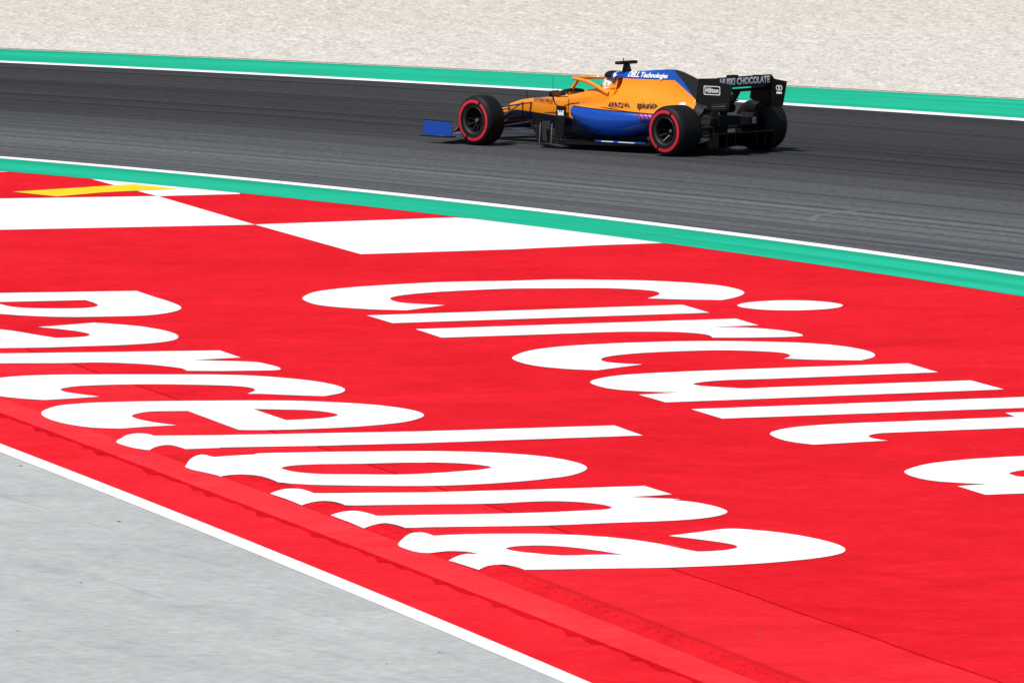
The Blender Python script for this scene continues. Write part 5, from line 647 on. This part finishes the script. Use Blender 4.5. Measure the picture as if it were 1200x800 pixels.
# ---- floor, its edge and the diffuser
fp = [(2.52, .22), (2.46, .62), (2.3, .76), (1.9, .79), (1.0, .79), (.55, .74), (.38, .55), (-.05, .52)]
def floor_outline(): return fp + [(x, -y) for x, y in reversed(fp)]
v = []; pts = floor_outline()
for dz in (0, .022): v += [(x, y, .062 + (2.5 - x) * .022 + dz) for x, y in pts]
n_ = len(pts)
floor_o = recalc(mesh('floor', v, [tuple(range(n_)), tuple(range(n_, 2 * n_))] + [(i, (i + 1) % n_, n_ + (i + 1) % n_, n_ + i) for i in range(n_)], M_carbon, car))
box('plank', (1.4, 0, .060), (2.4, .30, .03), M_matt, floor_o, .005)
for s in (1, -1):
    plate('floor_edge', [(1.55, .735 * s), (1.5, .80 * s), (.72, .80 * s), (.62, .74 * s), (.72, .70 * s)], .138, .018, M_blue, floor_o, 'z')
    for k in range(7): plate('floor_fin', [(2.25 - k * .08, .075), (2.19 - k * .08, .075), (2.185 - k * .08, .14), (2.235 - k * .08, .14)], .775 * s, .006, M_carbon, floor_o)
# diffuser: floor kicked up behind the axle with strakes
rings = [[Vector((x, y, z + .0)) for y, z in ((-.52, zb), (.52, zb), (.52, zb + .02), (-.52, zb + .02))] for x, zb in ((.10, .10), (-.10, .115), (-.28, .165), (-.45, .245), (-.52, .285))]
dif = loft('diffuser', rings, M_carbon, car, smooth=False)
for y in (-.52, -.36, -.2, .2, .36, .52): plate('strake', [(.08, .09), (-.30, .085), (-.52, .12), (-.52, .30), (-.45, .25), (-.28, .17), (-.1, .12)], y, .010, M_carbon, dif)
# ---- gearbox casing, crash structure, exhaust, rain light
loft('gearbox', [[Vector((x, y * k, z)) for y, z in ((.2, .2), (.22, .38), (.12, .5), (-.12, .5), (-.22, .38), (-.2, .2))] for x, k in ((.6, 1), (.2, .8), (-.05, .6))], M_matt, car, smooth=False)
cs = loft('crash_structure', [[Vector((x, sy * hw, z)) for sy, z in ((1, zb), (1, zt), (-1, zt), (-1, zb))] for x, hw, zb, zt in ((0, .11, .34, .50), (-.3, .09, .38, .51), (-.64, .075, .405, .505))], M_carbon, car, smooth=False)
rl = box('rain_light', (-.655, 0, .455), (.03, .075, .085), M_matt, car, .006)
for k in range(4): box('lamp', (-.672, 0, .425 + k * .02), (.008, .055, .013), M_rain, rl, .002)
revolve_x = lambda name, prof, y, z, mat, parent: loft(name, [[Vector((x, y + r * math.cos(a), z + r * math.sin(a))) for a in [k * math.pi / 8 for k in range(16)]] for x, r in prof], mat, parent, caps=(False, True))
revolve_x('exhaust', ((.2, .07), (-.26, .062), (-.27, .058), (-.1, .05)), 0, .60, M_grey, car)

# ---- wheels
def wheel(x, y, w_, s, roll):
    """s = +1 left, -1 right; the outer face points along s"""
    h = w_ / 2; rm = [(.02, .055), (.05, .05), (.055, .02), (.13, -.005), (.150, .03), (.158, h - .03), (.172, h - .012), (.180, h - .004), (.186, h - .008), (.183, h - .03), (.178, -h + .02), (.186, -h + .006)]
    rim = revolve('wheel', [(r, s * (yy - 0.0)) for r, yy in rm], x, y, .335, M_carbon, car, 40)
    # spokes
    sv = []; sf = []
    for k in range(10):
        a = roll + k * 2 * math.pi / 10; t = Vector((-math.sin(a), 0, math.cos(a))); d = Vector((math.cos(a), 0, math.sin(a))); c = Vector((x, y, .335)); b = len(sv)
        for r, hw, y0, y1 in ((.045, .013, .02, .062), (.153, .008, h - .075, h - .045)):
            for q, yy in ((1, y0), (-1, y0), (-1, y1), (1, y1)): sv.append(c + d * r + t * hw * q + Vector((0, s * yy, 0)))
        sf += [(b, b + 1, b + 5, b + 4), (b + 1, b + 2, b + 6, b + 5), (b + 2, b + 3, b + 7, b + 6), (b + 3, b, b + 4, b + 7)]
    recalc(mesh('spokes', sv, sf, M_carbon, rim))
    revolve('rim_lip', [(r, s * yy) for r, yy in ((.168, h - .018), (.176, h - .002), (.184, h + .001), (.188, h - .006))], x, y, .335, M_grey, rim, 48)
    tp = [(.184, h - .012), (.19, h - .002), (.215, h + .004), (.245, h + .006), (.275, h + .002), (.300, h - .010), (.318, h - .028), (.330, h - .055), (.334, h - .10)]
    prof = tp + [(.335, 0)] + [(r, -yy) for r, yy in reversed(tp)]
    revolve('tyre', [(r, s * yy) for r, yy in prof], x, y, .335, M_tyre, rim, 72)
    g = R(4.5)
    revolve('tyre_band', [(r, s * yy) for r, yy in ((.236, h + .009), (.246, h + .009), (.262, h + .0075), (.275, h + .005))], x, y, .335, M_redprint, rim, 72, [(roll + g, roll + math.pi - g), (roll + math.pi + g, roll + 2 * math.pi - g)])
    nut = revolve('wheel_nut', [(.0, s * .092), (.022, s * .092), (.030, s * .082), (.034, s * .055), (.034, s * .03)], x, y, .335, M_metal, rim, 6)
    # brake drum inside the wheel
    revolve('brake_drum', [(.0, -s * (h + .03)), (.13, -s * (h + .03)), (.165, -s * (h - .02)), (.165, -s * .02), (.05, -s * .01)], x, y, .335, M_matt, rim, 32)
WF, WR = .305, .405
for s in (1, -1):
    wheel(3.6, s * (1.0 - WF / 2), WF, s, R(118)); wheel(0.0, s * (1.0 - WR / 2), WR, s, R(-62))

# ---- suspension
def arm(name, a, b, s, r=.016, k=.45, mat=None):
    A = (a[0], a[1] * s, a[2]); B = (b[0], b[1] * s, b[2]); return tube(name, [A, B], r, mat or M_gloss, car, 8, k)
for s in (1, -1):
    arm('wishbone', (3.32, .18, .545), (3.58, .74, .475), s, .022); arm('wishbone', (3.80, .15, .50), (3.62, .74, .475), s, .022)
    arm('wishbone', (3.22, .18, .31), (3.58, .74, .215), s, .024); arm('wishbone', (3.86, .13, .30), (3.62, .74, .215), s, .022)
    arm('steering_rod', (3.78, .15, .45), (3.70, .74, .40), s, .018); arm('push_rod', (3.50, .17, .54), (3.60, .70, .26), s, .018)
    box('brake_duct', (3.62, .70 * s, .34), (.30, .06, .34), M_matt, car, .03)
    arm('wishbone', (.38, .20, .46), (.04, .58, .47), s, .022); arm('wishbone', (-.10, .12, .47), (-.02, .58, .47), s, .022)
    arm('wishbone', (.46, .22, .24), (.05, .58, .21), s, .024); arm('wishbone', (-.12, .12, .26), (-.03, .58, .21), s, .022)
    arm('drive_shaft', (.0, .15, .335), (.0, .60, .335), s, .032, 1.0); arm('push_rod', (.20, .16, .46), (.03, .56, .26), s, .018)
    box('brake_duct', (-.03, .555 * s, .33), (.34, .07, .36), M_matt, car, .03)
    for k in range(4): box('duct_winglet', (-.06, .50 * s, .19 + k * .055), (.28, .12, .006), M_carbon, car, .002)

# ---- barge boards in front of the sidepods
for s in (1, -1):
    bb = plate('barge_board', [(2.33, .16), (2.28, .575), (2.10, .560), (2.16, .16)], .735 * s, .014, M_carbon, car)
    for k in range(7): box('louvre', (2.40 + .015 * k, (.755 - .006 * k) * s, .10 + .028 * k), (.42, .075, .007), M_gloss, bb, .002, Matrix.Rotation(R(-5), 3, 'Y'))
    for x, y, z0, z1, c, tilt, m in ((2.60, .745, .09, .27, .055, .03, M_carbon), (2.52, .66, .08, .34, .07, .05, M_gloss), (2.70, .60, .08, .36, .06, .05, M_carbon), (2.80, .50, .10, .33, .09, .04, M_gloss), (2.94, .42, .17, .36, .09, .03, M_carbon), (3.08, .33, .20, .33, .10, .02, M_gloss), (2.45, .79, .10, .25, .04, .01, M_gloss), (2.62, .55, .08, .30, .05, .05, M_carbon)):
        plate('turning_vane', [(x + c, z0), (x + c + tilt, z1), (x - c + tilt, z1 + .02), (x - c, z0 - .01)], y * s, .010, m, car)
    tube('vane_post', [(2.20, .70 * s, .56), (2.14, .60 * s, .595), (2.10, .50 * s, .60)], .016, M_carbon, bb, 8, .5)
    for x in (2.36, 2.58): tube('slat_rod', [(x, .77 * s, .07), (x - .01, .755 * s, .33)], .009, M_metal, bb, 6)
    box('chassis_wing', (2.62, .40 * s, .445), (.28, .22, .008), M_carbon, car, .002)

# ---- front wing
def airfoil(chord, thick, camber, n=7):
    up = [(t * chord, thick * chord * 1.6 * math.sqrt(t) * (1 - t) + camber * math.sin(math.pi * t)) for t in [k / n for k in range(n + 1)]]
    lo = [(t * chord, -thick * chord * .6 * math.sqrt(t) * (1 - t) + camber * math.sin(math.pi * t)) for t in [k / n for k in range(n - 1, 0, -1)]]
    return up + lo
def wing(name, stations, mat, parent=None):
    """stations: (y, x of leading edge, z, chord, incidence degrees, thickness, camber); chord runs rearwards"""
    rings = []
    for y, x, z, c, inc, th, cb in stations:
        a = R(inc); rings.append([Vector((x - (u * math.cos(a) - q * math.sin(a)), y, z + u * math.sin(a) + q * math.cos(a))) for u, q in airfoil(c, th, cb)])
    return loft(name, rings, mat, parent, sharp=60)
ys = [-.99, -.75, -.5, -.25, 0, .25, .5, .75, .99]
def fwst(dx, dz, c, inc): return [(y, 4.74 - .34 * abs(y) + dx - .10 * (abs(y) > .9), .10 + dz + .05 * (1 - min(1, abs(y) / .45)) ** 2, c, inc, .06, -.01) for y in ys]
fw = wing('front_wing', fwst(0, 0, .26, 4), M_blue, car)
for sgn in (1, -1):
    yy = [sgn * t for t in (.20, .45, .7, .98)]
    for dx, dz, c, inc, m in ((-.20, .035, .16, 16, M_carbon), (-.31, .075, .14, 26, M_blue), (-.41, .125, .12, 34, M_orange)):
        wing('wing_flap', [(y, 4.74 - .34 * abs(y) + dx, .10 + dz - .045 * max(0, (abs(y) - .6) / .4), c, inc, .06, -.008) for y in yy], m, fw)
    ep = plate('endplate', [(4.55, .112), (4.535, .300), (4.03, .288), (4.015, .112)], 1.0 * sgn, .012, M_blue, fw)
    box('foot_plate', (4.29, .985 * sgn, .098), (.60, .085, .014), M_carbon, fw, .003)
    box('edge_cap', (4.283, 1.0 * sgn, .303), (.505, .016, .012), M_carbon, fw, .002, Matrix.Rotation(R(-1.4), 3, 'Y'))
    tube('wing_pylon', [(4.42, .06 * sgn, .27), (4.50, .07 * sgn, .16)], [.02, .016], M_carbon, fw, 8)
# scuttle under the front plane seen between wheel and end plate
for sgn in (1, -1): tube('duct_scoop', [(3.86, .86 * sgn, .20), (3.80, .80 * sgn, .27)], [.05, .03], M_grey, car, 10)

# ---- rear wing
yy = [-.498, -.3, -.1, .1, .3, .498]
rw = wing('rear_wing', [(y, -.13, .845 - .02 * (abs(y) < .35), .36, 7, .07, -.03) for y in yy], M_carbon, car)
EP = [(-.09, .70), (-.15, 1.008), (-.49, 1.024), (-.54, .972), (-.775, .945), (-.715, .70), (-.695, .625), (-.62, .595), (-.36, .595), (-.29, .655), (-.16, .675)]
for s in (1, -1):
    ep = plate('endplate', EP, .505 * s, .012, M_carbon, rw)
    for k in range(3): box('slot', (-.50 - .02 * k, .513 * s, .625 + k * .030), (.26, .006, .009), M_metal if k == 1 else M_grey, rw, 0, Matrix.Rotation(R(4), 3, 'Y'))
flap = wing('wing_flap', [(y, -.490, .888, .142, 92, .07, -.004) for y in yy], M_carbon, rw)
box('wing_actuator', (-.30, 0, .985), (.20, .05, .055), M_carbon, rw, .015)
box('actuator_cap', (-.27, 0, 1.015), (.12, .13, .04), M_carbon, rw, .01)
for s in (1, -1): loft('wing_pylon', [[Vector((x + a, s * .09 + b, z)) for a, b in ((.07, 0), (0, .012), (-.07, 0), (0, -.012))] for x, z in ((.02, .48), (-.08, .60), (-.20, .72), (-.27, .83))], M_carbon, rw)
wing('beam', [(y, .02, .66, .13, 12, .08, -.01) for y in (-.30, -.1, .1, .30)], M_carbon, rw)

# ---- thin aerials and the pitot on the nose
tube('pitot', [(3.60, 0, .56), (3.60, 0, .69)], .006, M_matt, car, 6)
tube('aerial', [(3.05, .05, .62), (3.05, .05, .90)], .003, M_matt, car, 5)

# ------------------------------------------------------------------ printed words and marks
def text_mesh(s, size, shear=0.0, spacing=1.0, bold=0.0):
    c = bpy.data.curves.new('print', 'FONT'); c.body = s; c.size = size; c.align_x = 'CENTER'; c.align_y = 'CENTER'; c.shear = shear; c.space_character = spacing; c.offset = bold; c.resolution_u = 3
    o = bpy.data.objects.new('print', c); COL.objects.link(o); dg = bpy.context.evaluated_depsgraph_get(); dg.update()
    me = bpy.data.meshes.new_from_object(o.evaluated_get(dg)); bpy.data.objects.remove(o); bpy.data.curves.remove(c)
    bm = bmesh.new(); bm.from_mesh(me)
    bmesh.ops.remove_doubles(bm, verts=bm.verts, dist=1e-5)
    for _ in range(3):
        le = [e for e in bm.edges if e.calc_length() > size * .22]
        if le: bmesh.ops.subdivide_edges(bm, edges=le, cuts=1)
    bmesh.ops.triangulate(bm, faces=bm.faces[:])
    bm.verts.index_update()
    v = [w_.co.copy() for w_ in bm.verts]; f = [tuple(q.index for q in fc.verts) for fc in bm.faces]; bm.free(); bpy.data.meshes.remove(me)
    return v, f
def bvh_of(objs):
    v = []; f = []
    for o in objs:
        b = len(v); v += [q.co.copy() for q in o.data.vertices]; f += [tuple(b + i for i in p.vertices) for p in o.data.polygons]
    return BVHTree.FromPolygons(v, f)
def on_body(name, vf, x, z, tree, mat, parent, ang=0.0, xs=1.0, lean=0.0):
    """lay flat print on a left-hand flank: it reads rearwards, upright, a hair proud of the skin"""
    V, Fc = vf; ca, sa = math.cos(ang), math.sin(ang); out = []
    for p in V:
        px, pz = p.x * xs * ca - p.y * sa - p.y * lean, p.x * xs * sa + p.y * ca
        o = Vector((x - px, 3.0, z + pz)); h = tree.ray_cast(o, Vector((0, -1, 0)))
        q = h[0] if h[0] is not None else Vector((x - px, .5, z + pz))
        nn = h[1] if h[0] is not None else Vector((0, 1, 0))
        if nn.y < 0: nn = -nn
        out.append(q + nn * .016)
    return mesh(name, out, Fc, mat, parent)
tc = bvh_of([cover, POD]); tn = bvh_of([nose, tubo])
on_body('printed_word', text_mesh('DELL Technologies', .085, .15, .95, .003), 1.23, .972, tc, M_wtext, cover, R(0), 1.05)
on_body('printed_word', text_mesh('ARROW', .076, 0, 1.1, .002), 1.31, .592, tc, M_btext, cover, R(-1.5), .92, 2.7)
on_body('printed_word', text_mesh('splunk>', .098, 0, .95, .0025), .97, .590, tc, M_btext, cover, R(-2), .92, 2.0)
on_body('printed_word', text_mesh('RICHARD MILLE', .055, 0, 1.1, .001), 3.06, .585, tn, M_btext, nose, R(1.0))
def quad(w_, h_, sh=0.0, n=4): 
    v = []; f = []
    for i in range(n + 1):
        for j in (0, 1): v.append(Vector((-w_ / 2 + w_ * i / n + sh * (j - .5), (j - .5) * h_, 0)))
    for i in range(n): f.append((2 * i, 2 * i + 2, 2 * i + 3, 2 * i + 1))
    return v, f
def disc(r, n=18, r0=0.0):
    if r0 == 0: return [Vector((r * math.cos(k * 2 * math.pi / n), r * math.sin(k * 2 * math.pi / n), 0)) for k in range(n)], [tuple(range(n))]
    v = [Vector((q * math.cos(k * 2 * math.pi / n), q * math.sin(k * 2 * math.pi / n), 0)) for q in (r0, r) for k in range(n)]
    return v, [(k, (k + 1) % n, n + (k + 1) % n, n + k) for k in range(n)]
on_body('printed_badge', disc(.058), .52, .585, tc, M_wtext, cover)
on_body('printed_badge', quad(.11, .022, .05), .30, .665, tc, M_wtext, cover)
on_body('printed_mark', ([Vector((a * .05, b * .05, 0)) for a, b in ((-1, -.7), (-.2, -.3), (1, .1), (.1, .4), (.3, 1.0), (-.5, .3))], [(0, 1, 2, 3, 4, 5)]), 1.80, .955, bvh_of([COWL]), M_wtext, COWL)
# bow-tie emblem on the front panel
def on_plane(name, vf, org, xd, zd, mat, parent):
    V, Fc = vf; return mesh(name, [Vector(org) + Vector(xd) * p.x + Vector(zd) * p.y for p in V], Fc, mat, parent)
bow = [(-1, .55), (-.45, .42), (-.3, .1), (-.12, .12), (-.1, .5), (.1, .5), (.12, .12), (.3, .1), (.45, .42), (1, .55), (.8, .0), (1, -.45), (.55, -.3), (.3, -.5), (0, -.25), (-.3, -.5), (-.55, -.3), (-1, -.45), (-.8, 0)]
bbl = [o for o in car.children if o.name.startswith('barge_board')][0]
on_plane('printed_emblem', ([Vector((a * .062, b * .075, 0)) for a, b in bow], [tuple(range(len(bow)))]), (2.20, .7435, .475), (-1, 0, 0), (0, 0, 1), M_wtext, bbl)
# rear wing: sponsor on the flap's back, boxed word on the outer end plate, emblem inside the far one
a = R(92); fx = Vector((-.142 * .52 * math.cos(a) - .490, 0, .142 * .52 * math.sin(a) + .888))
nrm = Vector((-math.sin(a), 0, -math.cos(a)))                      # underside of the flap faces the rear
tf = bvh_of([flap]); V, Fc = text_mesh('HUSKI CHOCOLATE', .120, .12, 1.0, .006); out = []
sx_ = .94 / (max(p.x for p in V) - min(p.x for p in V))
for p in V:
    q = fx + Vector((0, -1, 0)) * p.x * sx_ + Vector((-math.cos(a), 0, math.sin(a))) * p.y
    h = tf.ray_cast(q + nrm * .3, -nrm); out.append((h[0] if h[0] is not None else q) + nrm * .004)
mesh('printed_word', out, Fc, M_wtext, rw)
on_plane('printed_word', text_mesh('Hilton', .088, 0, 1.1, .003), (-.40, .5135, .86), (-1, 0, 0), (0, 0, 1), M_wtext, rw)
fr = []
for (w_, h_) in ((.305, .118), (.283, .098)):
    for cx_, cz_, a0 in ((1, 1, 0), (-1, 1, 90), (-1, -1, 180), (1, -1, 270)):
        for k in range(4): an = R(a0 + 30 * k); fr.append(Vector((cx_ * (w_ / 2 - .02) + .02 * math.cos(an), cz_ * (h_ / 2 - .02) + .02 * math.sin(an), 0)))
on_plane('printed_frame', (fr, [(k, (k + 1) % 16, 16 + (k + 1) % 16, 16 + k) for k in range(16)]), (-.40, .5135, .86), (-1, 0, 0), (0, 0, 1), M_wtext, rw)
for dx in (-.022, .022): on_plane('printed_ring', disc(.036, 18, .024), (-.64 - dx, -.4965, .855), (-1, 0, 0), (0, 0, 1), M_wtext, rw)
on_plane('printed_bar', quad(.10, .026), (-.64, -.4965, .79), (-1, 0, 0), (0, 0, 1), M_wtext, rw)
# white streaks printed on the blue floor edge
for x0, l_ in ((1.28, .22), (.92, .30)): mesh('printed_bar', [(x0 + l_ / 2, .8025, .133), (x0 - l_ / 2, .8025, .133), (x0 - l_ / 2 - .02, .8025, .145), (x0 + l_ / 2 - .02, .8025, .145)], [(0, 1, 2, 3)], M_wtext, floor_o)

# ------------------------------------------------------------------ driver
drv = thing(empty('person', (CARX, CARY, 0), R(134.2)), 'driver in the cockpit with a white and orange helmet and a dark visor', 'person')
def skin(name, pts, edges, radii, mat, parent, sub=2):
    me = bpy.data.meshes.new(name); me.from_pydata(pts, edges, []); o = bpy.data.objects.new(name, me); COL.objects.link(o)
    o.modifiers.new('s', 'SKIN'); o.modifiers.new('u', 'SUBSURF').levels = sub
    for i, v_ in enumerate(me.skin_vertices[0].data): v_.radius = (radii[i], radii[i]) if not isinstance(radii[i], tuple) else radii[i]; v_.use_root = (i == 0)
    dg = bpy.context.evaluated_depsgraph_get(); dg.update(); m2 = bpy.data.meshes.new_from_object(o.evaluated_get(dg)); bpy.data.objects.remove(o)
    for p in m2.polygons: p.use_smooth = True
    m2.materials.clear(); m2.materials.append(mat); m2.name = name
    o = bpy.data.objects.new(name, m2); COL.objects.link(o); o.parent = parent; return o
M_suit = simple('race_suit', (.50, .16, .012), 0.8, 0.1, 12)
P_ = [(2.25, 0, .33), (2.16, 0, .44), (2.08, 0, .56), (2.03, 0, .63), (2.0, 0, .70), (1.99, 0, .80)]
E_b = [(i, i + 1) for i in range(5)]; Rd = [.13, .125, .14, .075, .06, .085]
for s in (1, -1):
    b = len(P_); P_ += [(2.07, .16 * s, .60), (2.25, .20 * s, .50), (2.44, .14 * s, .58)]; E_b += [(2, b), (b, b + 1), (b + 1, b + 2)]; Rd += [.062, .045, .034]
    b = len(P_); P_ += [(2.35, .09 * s, .32), (2.70, .11 * s, .46), (3.08, .08 * s, .36), (3.16, .08 * s, .42)]; E_b += [(0, b), (b, b + 1), (b + 1, b + 2), (b + 2, b + 3)]; Rd += [.085, .06, .042, .035]
skin('body', P_, E_b, Rd, M_suit, drv)
for s in (1, -1):                                               # gloves: palm, four unequal fingers and a thumb closed on the wheel's grip
    gp = [(2.45, .14 * s, .585), (2.495, .142 * s, .60)]; ge = [(0, 1)]; gr = [.026, (.034, .020)]
    for k, ln in enumerate((.9, 1.0, .95, .78)):
        zz = .635 - k * .022; b = len(gp); gp += [(2.515, .150 * s, zz), (2.545, .140 * s, zz), (2.552, .118 * s, zz), (2.552 - .028 * ln, .100 * s, zz)]; ge += [(1, b), (b, b + 1), (b + 1, b + 2), (b + 2, b + 3)]; gr += [.0105, .0095, .009, .008]
    b = len(gp); gp += [(2.485, .120 * s, .64), (2.505, .100 * s, .655)]; ge += [(0, b), (b, b + 1)]; gr += [.012, .010]
    skin('glove', gp, ge, gr, M_matt, drv)
def helmet_mat():
    n = NB('helmet_livery'); x, y, z = n.sep(n.coord())
    f = n.noise(n.coord(), 16, 2, .5)
    c = n.mix(n.math('LESS_THAN', n.math('ADD', x, n.math('MULTIPLY', z, .5)), 2.335), (.80, .80, .80), (.85, .27, .01))
    c = n.mix(n.math('GREATER_THAN', f, .62), c, (.05, .10, .35)); c = n.mix(n.math('LESS_THAN', f, .36), c, (.55, .30, .28))
    return n.done(c, .2, coat=1.0)
HCX, HCZ = 1.990, .802
hv = []; hf = []; NU, NV = 20, 14
for i in range(NV + 1):
    t = math.pi * i / NV
    for j in range(NU):
        p = 2 * math.pi * j / NU; dx, dy, dz = math.sin(t) * math.cos(p), math.sin(t) * math.sin(p), math.cos(t)
        chin = .022 if (dz < -.2 and dx > .3) else 0
        hv.append((HCX + dx * (.148 + chin), dy * .122, HCZ + dz * (.132 if dz > 0 else .125)))
for i in range(NV):
    for j in range(NU): hf.append((i * NU + j, (i + 1) * NU + j, (i + 1) * NU + (j + 1) % NU, i * NU + (j + 1) % NU))
hel = recalc(mesh('helmet', hv, hf, helmet_mat(), drv, True, 80))
vv = []; vf_ = []
for i in range(5):
    t = R(74 + i * 7)
    for j in range(13):
        p = R(-66 + j * 11); vv.append((HCX + math.sin(t) * math.cos(p) * .156, math.sin(t) * math.sin(p) * .129, HCZ + math.cos(t) * .136))
for i in range(4):
    for j in range(12): vf_.append((i * 13 + j, (i + 1) * 13 + j, (i + 1) * 13 + j + 1, i * 13 + j + 1))
recalc(mesh('visor', vv, vf_, M_glass, hel, True, 80))

# ------------------------------------------------------------------ small stones lying about
M_stone = simple('dark_stone', (.09, .085, .08), .9, .3, 30)
def pebble_mesh(seed):
    r = random.Random(seed); bm = bmesh.new(); bmesh.ops.create_icosphere(bm, subdivisions=1, radius=.5)
    for v_ in bm.verts: v_.co *= r.uniform(.75, 1.15)
    bmesh.ops.scale(bm, vec=(1, .8, .55), verts=bm.verts); bmesh.ops.translate(bm, vec=(0, 0, .22), verts=bm.verts)
    me = bpy.data.meshes.new('pebble'); bm.to_mesh(me); bm.free(); me.materials.append(M_stone); return me
PM = [pebble_mesh(k) for k in range(3)]
for k, (x, y, d, where, where_text) in enumerate(PEBBLES):
    o = bpy.data.objects.new('pebble', PM[k % 3]); COL.objects.link(o)
    o.location = (x, y, ZB - .004 if where == 'apron' else .0); o.scale = (d, d * 1.3, d * .6); o.rotation_euler = (0, 0, k * 1.3)
    thing(o, where_text, 'stone', 'stones on the grey apron' if where == 'apron' else 'stones on the red run-off')
